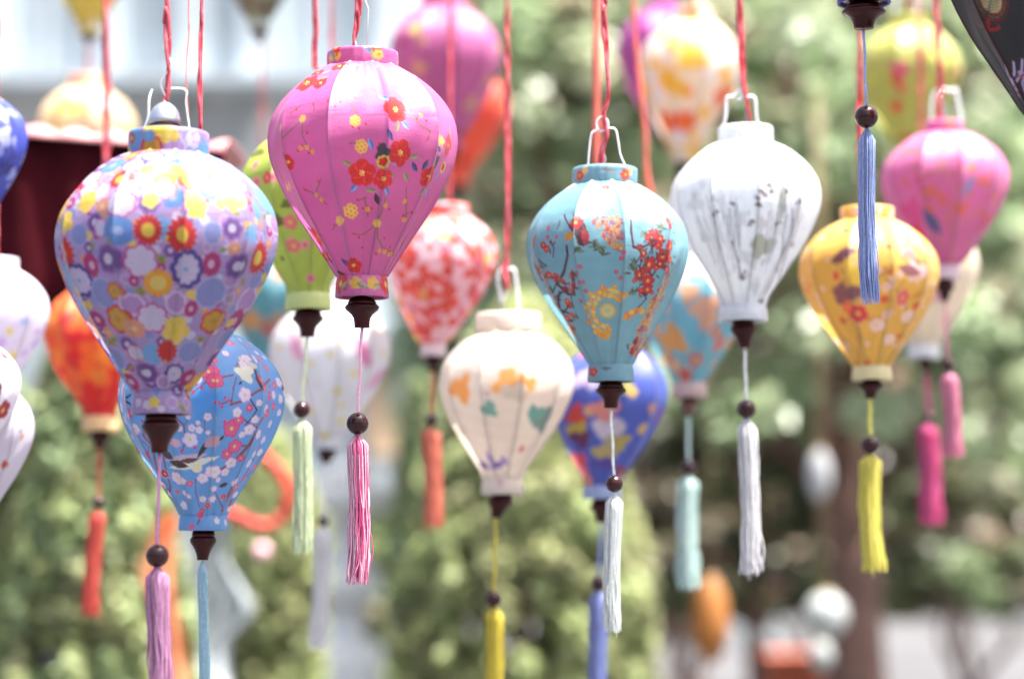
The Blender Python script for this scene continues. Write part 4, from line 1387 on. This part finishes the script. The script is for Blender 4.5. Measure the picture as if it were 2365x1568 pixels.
# sharp pink one
lantern('deep pink satin lantern with red camellias and yellow blossom, in sharp focus left of centre', 3.70, 838, 836, 155, 640, 443, (200, 106, 164), print_pink,
        top=(83, 34), bot=(62, 48), fin=(38, 757, 836), bead=(826, 978, 25.5), tas=(825, 1003, 822, 1352, 24, 7), threadc=(248, 200, 220), thread2=(222, 96, 152), strands=60, mat=M_SATIN_SHINY, ph0=.332,
        cord=[C((829, -60), (826, 0), (824, 60), (818, 95), (822, 130), w=12)],
        wires=[dict(p=[(822, 60), (819, 90), (823, 112), (818, 150)], w=5), dict(p=[(836, -20), (851, 22), (850, 34), (846, 140)], w=3, straight=True)])

lantern('large lilac lantern covered in many-coloured flowers with a metal bulb socket on top', 3.43, 390, 372, 358, 905, 520, (172, 152, 198), print_multi, cut=.055, tone=.74,
        top=(93, 52), bot=(69, 52), fin=(46, 1045, 368), bead=(363, 1283, 26.5), tas=(363, 1309, 359, 1660, 27, 5), threadc=(206, 156, 192), strands=60, ph0=.30,
        cord=[C((386, -60), (385, 20), (388, 110), (389, 190), (381, 235), w=15), C((466, -60), (466, 30), (461, 160), (463, 330), w=8), C((436, -60), (437, 60), (430, 170), (437, 300), w=3, m=M_CORD_SALMON, twist=False)],
        socket=(381, 230, 306, 37),
        wires=[dict(p=[(350, 205, 10), (344, 232), (341, 275), (322, 325)], w=7), dict(p=[(384, 205), (428, 208), (430, 240), (440, 318)], w=6), dict(p=[(384, 228), (372, 190), (396, 150), (378, 110), (394, 85)], w=6)])

lantern('sky blue lantern with cherry blossom and a small dark bird, lower left', 3.80, 462, 470, 768, 1190, 386, (110, 164, 212), print_blossom, cut=.03,
        top=(66, 32), bot=(57, 35), fin=(32, 1292, 468), bead=None, tas=(468, 1296, 470, 1700, 12, 3), threadc=(196, 226, 240), strands=26, mat=M_SATIN_SHINY, ph0=.30,
        cord=[C((462, 420), (462, 735), w=6)])

lantern('teal satin lantern with red flowers, golden scales and a wire handle, right of centre', 3.92, 1397, 1411, 425, 842, 378, (128, 172, 184), print_teal, cut=.012,
        top=(75, 36), bot=(54, 40), fin=(34, 942, 1411), bead=(1419, 1117, 20), tas=(1419, 1140, 1417, 1462, 20, 5), threadc=(234, 242, 238), strands=46, mat=M_SATIN_SHINY, ph0=.18,
        cord=[C((1395, -60), (1394, 20), (1402, 150), (1404, 230), (1394, 262), (1400, 310), (1392, 345), (1384, 400), w=13)],
        wires=[dict(p=[(1357, 395), (1361, 345), (1366, 310), (1378, 300), (1378, 282), (1390, 270), (1403, 280), (1402, 298), (1388, 304), (1380, 296)], w=6),
               dict(p=[(1402, 296), (1421, 300), (1428, 330), (1434, 362), (1452, 398)], w=6), dict(p=[(1396, 330), (1392, 350), (1398, 370), (1388, 395)], w=7, m=M_METAL)])

lantern('white satin lantern with faint grey ink strokes, beside the teal one', 4.2, 1722, 1716, 330, 706, 353, (214, 217, 222), print_ink, tone=1.1,
        top=(63, 36), bot=(56, 36), fin=(32, 803, 1720), bead=(1724, 945, 21.5), tas=(1724, 966, 1730, 1330, 22, 6), threadc=(240, 240, 244), strands=50, ph0=.1,
        cord=[C((1707, -60), (1710, 60), (1716, 180), (1724, 230), (1730, 285), w=13)],
        wires=[dict(p=[(1666, 305), (1676, 270), (1678, 228), (1694, 224), (1706, 208), (1716, 212), (1712, 230), (1700, 232)], w=9), dict(p=[(1716, 226), (1742, 226), (1746, 262), (1752, 300)], w=8), dict(p=[(1724, 250), (1728, 285)], w=9, m=M_METAL)], hi=.85)
_ink_tail = None

lantern('golden yellow lantern with small pink and white blossoms, right side behind the blue tassel', 4.4, 2003, 2013, 508, 846, 325, (216, 182, 92),
        make_scatter(2, [(5, 'f', (226, 206, 214), (222, 150, 80)), (2, 'f', (208, 60, 80), (220, 160, 60)), (3, 's', (140, 90, 90), None), (2, 'l', (196, 130, 60), None)], 260, 14, (5, 11),
                     [('l', 1925, 605, 40, (120, 72, 92), -22), ('l', 1950, 650, 46, (232, 205, 90), 60), ('b', 1930, 690, 22, (140, 96, 110), 1.8), ('b', 2100, 640, 20, (222, 200, 205), 1.5), ('f', 1965, 735, 24, (206, 70, 90)), ('f', 1940, 720, 16, (222, 110, 90)), ('f', 2070, 700, 20, (214, 110, 130)), ('f', 2010, 760, 18, (228, 214, 222)), ('f', 2085, 740, 16, (228, 214, 222)), ('f', 2045, 790, 15, (230, 220, 226)), ('l', 2085, 640, 36, (150, 100, 110), 10), ('b', 2085, 600, 16, (190, 150, 150), 1.3)]),
        top=(62, 28), bot=(46, 32), fin=(29, 920, 2010), bead=(2010, 1028, 21.5), tas=(2010, 1048, 2020, 1322, 25, 4), threadc=(238, 230, 130), collar_col=(236, 228, 180), hi=.6, ph0=.2,
        cord=[C((1985, 80), (1985, 260), (1990, 440), (2000, 500), w=12)])

lantern('pink lantern with streaky gold and red print, far right under the lime one', 4.9, 2181, 2183, 308, 614, 297, (204, 122, 170),
        make_scatter(6, [(5, 's', (190, 150, 84), None), (3, 'b', (206, 120, 110), None), (2, 's', (120, 110, 150), None), (2, 's', (206, 60, 110), None)], 130, 22, (9, 18),
                     [('b', 2110, 545, 26, (206, 40, 70), .6), ('b', 2090, 500, 30, (206, 90, 150), 1), ('l', 2135, 525, 40, (96, 100, 150), 65), ('l', 2215, 450, 30, (150, 150, 190), -60), ('b', 2270, 520, 24, (214, 60, 110), .6), ('b', 2290, 470, 16, (224, 130, 100), .6)]),
        top=(44, 26), bot=(33, 32), fin=(23, 696, 2182), bead=(2190, 843, 14.5), tas=(2190, 860, 2200, 1058, 20, 5), threadc=(232, 160, 188), collar_col=(236, 214, 222), hi=.55, ph0=.1,
        cord=[C((2160, -60), (2163, 60), (2168, 140), (2172, 200), (2170, 285), w=14)],
        wires=[dict(p=[(2150, 300), (2152, 240), (2158, 215), (2170, 205)], w=9), dict(p=[(2176, 205), (2196, 212), (2208, 212), (2222, 300)], w=10), dict(p=[(2172, 215), (2178, 250), (2190, 300)], w=8, m=M_METAL)])

lantern('cream lantern with a few orange and green leaves, hanging low in the centre', 4.5, 1174, 1161, 762, 1106, 312, (222, 212, 202),
        make_scatter(8, [(1, 'b', (196, 160, 180), None), (1, 'l', (206, 120, 120), None)], 10, 80, (4, 8),
                     [('b', 1060, 905, 30, (226, 160, 92), 1.0), ('b', 1175, 892, 28, (226, 168, 100), 1.25), ('b', 1215, 900, 24, (226, 168, 100), 1.1), ('b', 1192, 915, 20, (206, 196, 186), 1.6), ('b', 1130, 952, 19, (118, 168, 160), .9),
                      ('b', 1255, 975, 30, (122, 146, 142), .9), ('b', 1240, 960, 18, (110, 160, 152), 1.4), ('b', 1207, 1040, 10, (190, 44, 66), .7), ('l', 1130, 1060, 24, (150, 130, 190), 75), ('l', 1150, 1075, 24, (130, 110, 180), -30), ('l', 1115, 1075, 22, (120, 90, 160), 40), ('l', 1165, 1065, 18, (160, 140, 196), 60)]),
        top=(75, 38), bot=(49, 36), fin=(30, 1195, 1145), bead=(1140, 1383, 18.5), tas=(1140, 1400, 1142, 1690, 21, 4), threadc=(220, 206, 90), hi=.6, ph0=.25,
        cord=[C((1170, -60), (1172, 200), (1173, 400), (1170, 580), (1166, 620), (1172, 672), w=12)],
        wires=[dict(p=[(1158, 700), (1152, 668), (1150, 640), (1160, 620), (1170, 640), (1168, 680), (1158, 690), (1152, 660)], w=9), dict(p=[(1172, 625), (1186, 622), (1192, 650), (1200, 740)], w=9), dict(p=[(1160, 690), (1158, 730)], w=10, m=M_METAL)])

lantern('lime green lantern with small pink flowers, tucked behind the deep pink one', 4.15, 700, 712, 312, 678, 312, (174, 190, 84),
        make_scatter(10, [(3, 'f', (224, 150, 160), (206, 60, 80)), (1, 'b', (110, 110, 40), None)], 60, 34, (9, 16), [('b', 655, 605, 6, (90, 90, 40)), ('f', 680, 530, 19, (222, 120, 130)), ('f', 685, 580, 19, (222, 120, 130)), ('f', 625, 430, 16, (214, 70, 90))]),
        top=(56, 28), bot=(54, 38), fin=(36, 778, 710), bead=(697, 946, 19), tas=(697, 966, 691, 1282, 22, 5), threadc=(226, 238, 206), hi=.7, collar_col=(206, 220, 140), ph0=.2,
        cord=[C((728, -60), (729, 60), (727, 150), (740, 172), (735, 285), w=11)])

lantern('pale lantern with red and coral floral print, left of the centre red cord', 5.0, 1034, 1001, 497, 795, 252, (226, 200, 208),
        make_scatter(12, [(7, 'f', (206, 34, 38), (226, 150, 90)), (4, 'b', (216, 90, 66), None), (1, 'b', (226, 184, 100), None), (2, 'f', (212, 100, 130), (226, 200, 200))], 330, 14, (9, 15)),
        top=(50, 24), bot=(30, 28), fin=(21, 858, 1000), bead=(997, 972, 15), tas=(995, 987, 995, 1220, 21, 3), collar_col=(240, 222, 222), threadc=(232, 146, 124), hi=.5,
        cord=[C((1040, 250), (1038, 470), w=10)])

lantern('royal blue lantern with red, cream and gold scenes, low behind the teal one', 4.7, 1416, 1391, 800, 1122, 268, (84, 104, 186),
        make_scatter(14, [(2, 'b', (96, 80, 160), None), (1, 'f', (226, 190, 110), None), (1, 'b', (206, 90, 110), None)], 26, 50, (9, 18),
                     [('b', 1325, 965, 26, (214, 76, 60), 1), ('b', 1330, 1000, 22, (196, 176, 60), 1.4), ('b', 1335, 1018, 20, (110, 40, 90), 1.4), ('b', 1335, 1075, 36, (214, 90, 110), .9), ('b', 1350, 1105, 26, (226, 150, 140), .9), ('b', 1392, 960, 34, (226, 150, 130), .9), ('b', 1405, 1000, 30, (216, 206, 206), 1.2), ('b', 1430, 1025, 20, (190, 176, 90), 1.4), ('b', 1395, 1045, 18, (196, 180, 110), 1.8), ('b', 1505, 950, 14, (226, 170, 110), 1), ('b', 1440, 900, 18, (200, 190, 110), 1), ('b', 1350, 880, 26, (200, 190, 220), 1.5), ('b', 1435, 1090, 16, (150, 80, 110), 1.6), ('b', 1530, 960, 22, (150, 90, 180), .6)]),
        top=(50, 26), bot=(44, 30), fin=(27, 1206, 1388), bead=(1382, 1347, 16.5), tas=(1382, 1362, 1390, 1690, 22, 3), threadc=(160, 172, 222), hi=.55, collar_col=(170, 190, 230),
        cord=[C((1377, -60), (1378, 200), (1380, 420), (1400, 770), w=17, m=M_CORD_SALMON, twist=False)])

lantern('light teal lantern with peach flowers, hanging low behind the white one', 5.0, 1600, 1592, 588, 884, 266, (124, 182, 196),
        make_scatter(16, [(3, 'b', (222, 168, 130), None), (2, 'f', (206, 120, 110), (226, 200, 150)), (1, 's', (110, 110, 140), None)], 44, 42, (14, 26), [('b', 1545, 790, 34, (224, 160, 90), 1), ('b', 1625, 730, 40, (222, 168, 140), .9), ('b', 1580, 870, 18, (206, 90, 90), .8), ('b', 1660, 800, 18, (222, 130, 110), 1)]),
        top=(50, 26), bot=(42, 34), fin=(24, 960, 1590), bead=(1590, 1080, 17), tas=(1590, 1098, 1592, 1362, 24, 6), threadc=(216, 236, 232), hi=.5, finm=M_WOOD2, collar_col=(206, 180, 176),
        cord=[C((1462, -60), (1466, 60), (1474, 160), (1490, 300), (1500, 430), (1560, 560), w=11, m=M_CORD_SALMON, twist=False)])

lantern('white lantern with faint yellow sprigs and pink curls, under the lime and pink ones', 5.1, 765, 756, 700, 1012, 283, (212, 214, 220),
        make_scatter(18, [(4, 'f', (212, 196, 100), (220, 210, 140)), (1, 'l', (216, 160, 190), None)], 60, 30, (6, 11), [('l', 690, 810, 44, (214, 160, 190), 55), ('l', 850, 820, 44, (210, 130, 170), 60), ('l', 875, 880, 44, (206, 140, 180), -50), ('b', 715, 990, 10, (214, 150, 176))]),
        top=(52, 26), bot=(40, 26), fin=(23, 1070, 753), bead=(745, 1204, 12), tas=(743, 1216, 733, 1502, 19, 2), threadc=(240, 242, 246), hi=.5,
        cord=[C((765, 250), (765, 690), w=6)])

lantern('orange and red lantern with yellow flowers, lower left beneath the maroon awning', 5.0, 206, 232, 672, 962, 235, (222, 116, 34),
        make_scatter(20, [(7, 'b', (206, 18, 16), None), (3, 'b', (226, 150, 50), None), (1, 'f', (226, 90, 60), (232, 200, 90))], 66, 32, (14, 27)),
        top=(48, 24), bot=(43, 34), fin=(24, 1035, 230), bead=(227, 1160, 14.5), tas=(225, 1176, 213, 1425, 19, 4), threadc=(228, 110, 98), hi=.5, collar_col=(236, 204, 150),
        cord=[C((244, -60), (246, 200), (244, 380), (212, 640), w=15)])

lantern('blurred magenta lantern at the top, between the deep pink one and the trees', 6.0, 1024, 1035, 18, 320, 262, (186, 104, 156),
        make_scatter(22, [(2, 'b', (204, 166, 120), None), (2, 'b', (170, 70, 124), None)], 26, 46, (10, 20), [('b', 960, 85, 20, (222, 206, 120), 1)]),
        top=(52, 26), bot=(34, 26), fin=(24, 395, 1036), bead=(1036, 470, 13), tas=(1036, 483, 1036, 640, 18, 3), threadc=(196, 60, 140), hi=.45, cord=[C((1022, -60), (1022, -10), w=8)])

lantern('blurred orange-red and white lantern behind the magenta one', 7.4, 1085, 1058, 168, 408, 200, (224, 100, 66),
        make_scatter(24, [(2, 'b', (228, 170, 110), None), (2, 'b', (206, 60, 50), None)], 30, 36, (12, 20)),
        top=(38, 20), bot=(26, 22), fin=(18, 470, 1056), bead=(1056, 530, 9), tas=(1056, 540, 1056, 640, 13, 3), threadc=(226, 120, 80), hi=.45, cord=[C((1085, -60), (1085, 145), w=7)])

lantern('blurred white lantern with yellow and orange flowers at the top, right of centre', 6.1, 1600, 1580, 48, 352, 240, (226, 214, 196),
        make_scatter(26, [(4, 'b', (226, 184, 62), None), (2, 'f', (224, 110, 50), (232, 196, 90)), (2, 'b', (220, 220, 232), None)], 110, 22, (11, 20), [('f', 1668, 235, 30, (224, 96, 40)), ('f', 1535, 290, 28, (222, 90, 46)), ('f', 1578, 292, 28, (222, 90, 46)), ('b', 1530, 200, 26, (228, 184, 60), 1), ('b', 1590, 160, 24, (228, 190, 70), 1.4)]),
        top=(46, 24), bot=(32, 26), fin=(22, 440, 1578), bead=(1578, 520, 12), tas=(1578, 533, 1578, 660, 17, 3), threadc=(224, 150, 60), hi=.45, cord=[C((1600, -60), (1600, 22), w=8)],
        wires=[dict(p=[(1618, -20), (1626, 20), (1632, 40)], w=10)])

lantern('blurred violet and magenta lantern peeping out left of the yellow and orange one', 7.0, 1530, 1530, 24, 284, 214, (180, 80, 160), None,
        top=(40, 22), bot=(28, 22), fin=(18, 350, 1530), hi=.45, cord=[C((1528, -60), (1528, 0), w=7)])

lantern('blurred lime yellow lantern with red blotches at the upper right', 5.9, 2100, 2096, 62, 338, 248, (180, 180, 100),
        make_scatter(28, [(1, 'b', (214, 60, 60), None), (2, 'b', (206, 206, 110), None)], 24, 46, (9, 18), [('b', 2058, 185, 22, (214, 100, 130), 1), ('b', 2052, 205, 15, (206, 50, 60), .8), ('b', 2068, 225, 12, (214, 110, 90), .8), ('b', 2085, 325, 12, (200, 110, 40), .8)]),
        top=(46, 24), bot=(32, 26), fin=(22, 420, 2096), bead=(2096, 500, 13), tas=(2096, 513, 2096, 650, 17, 3), threadc=(200, 196, 80), hi=.45, cord=[C((2098, -60), (2098, 38), w=8)],
        wires=[dict(p=[(2066, 60), (2068, 20), (2070, -30)], w=10), dict(p=[(2116, -30), (2118, 20), (2120, 55)], w=9)])

lantern('pale cream lantern mostly hidden between the yellow and the pink ones at the right', 5.5, 2126, 2134, 508, 796, 262, (222, 212, 196),
        make_scatter(30, [(2, 'b', (226, 220, 120), None), (1, 'b', (220, 160, 180), None), (1, 'l', (120, 130, 180), None)], 26, 44, (8, 16)),
        top=(46, 24), bot=(38, 32), fin=(20, 860, 2139), bead=(2147, 968, 13), tas=(2140, 976, 2152, 1214, 24, 6), collar_col=(232, 234, 236), threadc=(226, 110, 164), hi=.5, cord=[C((2126, 200), (2126, 480), w=9)])

lantern('cobalt blue lantern with white print cut off by the left edge', 4.2, -58, -58, 222, 505, 250, (70, 84, 178),
        make_scatter(32, [(2, 'b', (170, 180, 222), None), (1, 'b', (40, 44, 130), None)], 60, 30, (10, 20), [('b', 30, 330, 22, (196, 200, 226), 1), ('b', 45, 365, 18, (60, 66, 150), .8)]),
        top=(50, 26), bot=(34, 30), fin=(24, 570, -58), hi=.6, cord=[C((-58, -60), (-58, 195), w=9)])
lantern('white lantern with pale lilac and yellow flowers at the left edge, beside the orange one', 4.55, -8, -20, 622, 905, 256, (222, 216, 232),
        make_scatter(34, [(2, 'f', (206, 180, 222), None), (1, 'f', (226, 210, 130), None), (1, 'f', (170, 200, 230), None)], 90, 24, (8, 15)),
        top=(50, 26), bot=(34, 30), fin=(24, 1000, -20), hi=.55, cord=[C((-8, 200), (-8, 595), w=9)])
lantern('white lantern with a dark red flower, cut by the left edge below the lilac one', 4.0, -78, -78, 785, 1068, 258, (220, 218, 226),
        make_scatter(36, [(1, 'b', (150, 40, 70), None)], 10, 70, (8, 14), [('f', 22, 950, 26, (160, 24, 60)), ('f', 8, 905, 20, (120, 40, 70))]),
        top=(50, 26), bot=(34, 30), fin=(24, 1160, -78), hi=.6, cord=[C((-78, 400), (-78, 755), w=9)])
lantern('plain off-white lantern with an orange speck, lowest at the left edge', 4.1, -52, -56, 880, 1190, 270, (206, 202, 214),
        make_scatter(38, [(1, 'b', (200, 150, 110), None)], 10, 80, (5, 9), [('b', 27, 1075, 9, (190, 90, 40), 1.2), ('b', 66, 1000, 5, (120, 110, 120), 1)]),
        top=(50, 26), bot=(34, 30), fin=(24, 1280, -56), hi=.6, cord=[C((-52, 500), (-52, 850), w=9)])
lantern('blurred cream and yellow lantern rising behind the maroon awning', 6.6, 200, 200, 205, 480, 235, (226, 206, 170),
        make_scatter(40, [(2, 'b', (228, 200, 90), None), (1, 'b', (222, 150, 150), None)], 40, 36, (9, 17), [('b', 170, 262, 22, (226, 190, 80), 2)]),
        top=(44, 26), bot=(32, 26), hi=.45, cord=[C((205, -60), (204, 175), w=6)])
lantern('far teal lantern with an orange patch, glimpsed right of the many-coloured one', 6.4, 606, 606, 590, 815, 196, (110, 166, 178),
        make_scatter(42, [(1, 'b', (222, 150, 90), None)], 12, 50, (10, 16), [('b', 585, 745, 26, (222, 156, 90), 1), ('b', 627, 765, 17, (214, 80, 60), 1)]),
        top=(36, 20), bot=(26, 20), fin=(18, 870, 606), hi=.45, cord=[C((606, 300), (606, 570), w=6)])

lantern('far lantern at the top left showing only its yellow and red lower tip', 6.3, 208, 207, -200, 62, 210, (196, 190, 90),
        make_scatter(44, [(2, 'b', (206, 80, 70), None), (1, 'b', (220, 220, 190), None)], 40, 34, (9, 16)),
        top=(40, 20), bot=(26, 20), fin=(17, 100, 206), hi=.45, cord=[C((208, -300), (208, -222), w=6)])
lantern('far lantern at the top left showing only its brown and green lower tip', 6.3, 598, 599, -200, 48, 210, (120, 120, 96),
        make_scatter(46, [(2, 'b', (110, 70, 60), None), (1, 'b', (150, 180, 140), None)], 40, 34, (9, 16)),
        top=(40, 20), bot=(26, 22), fin=(17, 100, 599), hi=.45, collar_col=(180, 196, 180), cord=[C((598, -300), (598, -222), w=6)])
lantern('lantern showing only its dark finial, bead and sharp blue tassel, upper right', 3.66, 1996, 1995, -430, -30, 380, (60, 80, 170), None,
        top=(70, 34), bot=(62, 40), fin=(50, 68, 1995), bead=(2001, 270, 27), tas=(2002, 298, 2014, 705, 20, 5), threadc=(176, 192, 232), strands=50, hi=.5, cord=[C((1996, -520), (1996, -465), w=9)])


def print_black(p):
    p.k = 1
    red, pale, lil, gry = (170, 40, 44), (176, 168, 128), (176, 158, 190), (96, 94, 78)
    for (r, c) in ((50, (120, 34, 38)), (47, (62, 56, 48)), (41, gry), (38, (70, 66, 50)), (32, red), (29, pale)):
        p.dot((2253, 30), r, c, 1.0)
    for k in range(-5, 6):
        p.line([(2236, 30 + k * 5.2), (2268, 26 + k * 5.2)], 1.1, (60, 54, 46))
    p.line([(2253, 2), (2253, 58)], 1.3, (60, 54, 46))
    for k in range(26):
        a = k * math.tau / 26
        p.dot((2253 + 36 * math.cos(a) * .8, 30 + 44 * math.sin(a)), 2.6, red)
    p.blob((2266, 80), 16, (150, 40, 44), soft=.3); p.blob((2266, 78), 10, (58, 50, 48), soft=.3)
    for (a, b) in (((2318, 215), (2296, 168)), ((2322, 210), (2306, 158)), ((2328, 205), (2318, 160)), ((2334, 205), (2332, 158))):
        p.line([a, ((a[0] + b[0]) / 2 + 3, (a[1] + b[1]) / 2), b], 3.0, lil)
    for k in range(30):
        a = k * .7
        p.flower((2322 + math.cos(a) * (6 + k * .5), 205 + math.sin(a * 1.3) * 22), 5, 6, lil if k % 3 else (150, 96, 90), cc=(84, 66, 110))
    p.line([(2292, 160), (2296, 182)], 3, (70, 80, 170))
    p.flower((2366, 215), 34, 9, (96, 70, 110), oc=lil, cc=(150, 120, 160), deep=.1)
    for k in range(40):
        p.dot(('a', (k * 2.399) % 6.28 - 3.14, .1 + (k % 9) * .09), 16 + k % 5, (72, 50, 52) if k % 2 else (64, 60, 70)) if abs(((k * 2.399) % 6.28 - 3.14)) < 2.6 and k % 4 == 9 else None
    # piping along the ribs
    for k in range(10):
        th = p.sp['ph'] + k * 2 * math.pi / 10 - math.pi
        p.line([('a', th, .02), ('a', th, .25), ('a', th, .5), ('a', th, .75), ('a', th, .99)], 4.2, (66, 20, 26))


def print_black_w(p):
    p.sp['ph'] = .05
    for q in range(5):
        p.turn = q * 2 * math.pi / 5
        print_black(p)


lantern('black brocade lantern with a red medallion and lilac flame pattern, upper right corner', 3.48, 2452, 2452, -330, 282, 560, (52, 52, 54), print_black_w,
        top=(92, 40), bot=(72, 50), fin=(46, 430, 2452), hi=.9, ph0=.05, mat=M_DARK_SATIN, cord=[C((2452, -460), (2452, -372), w=10)])
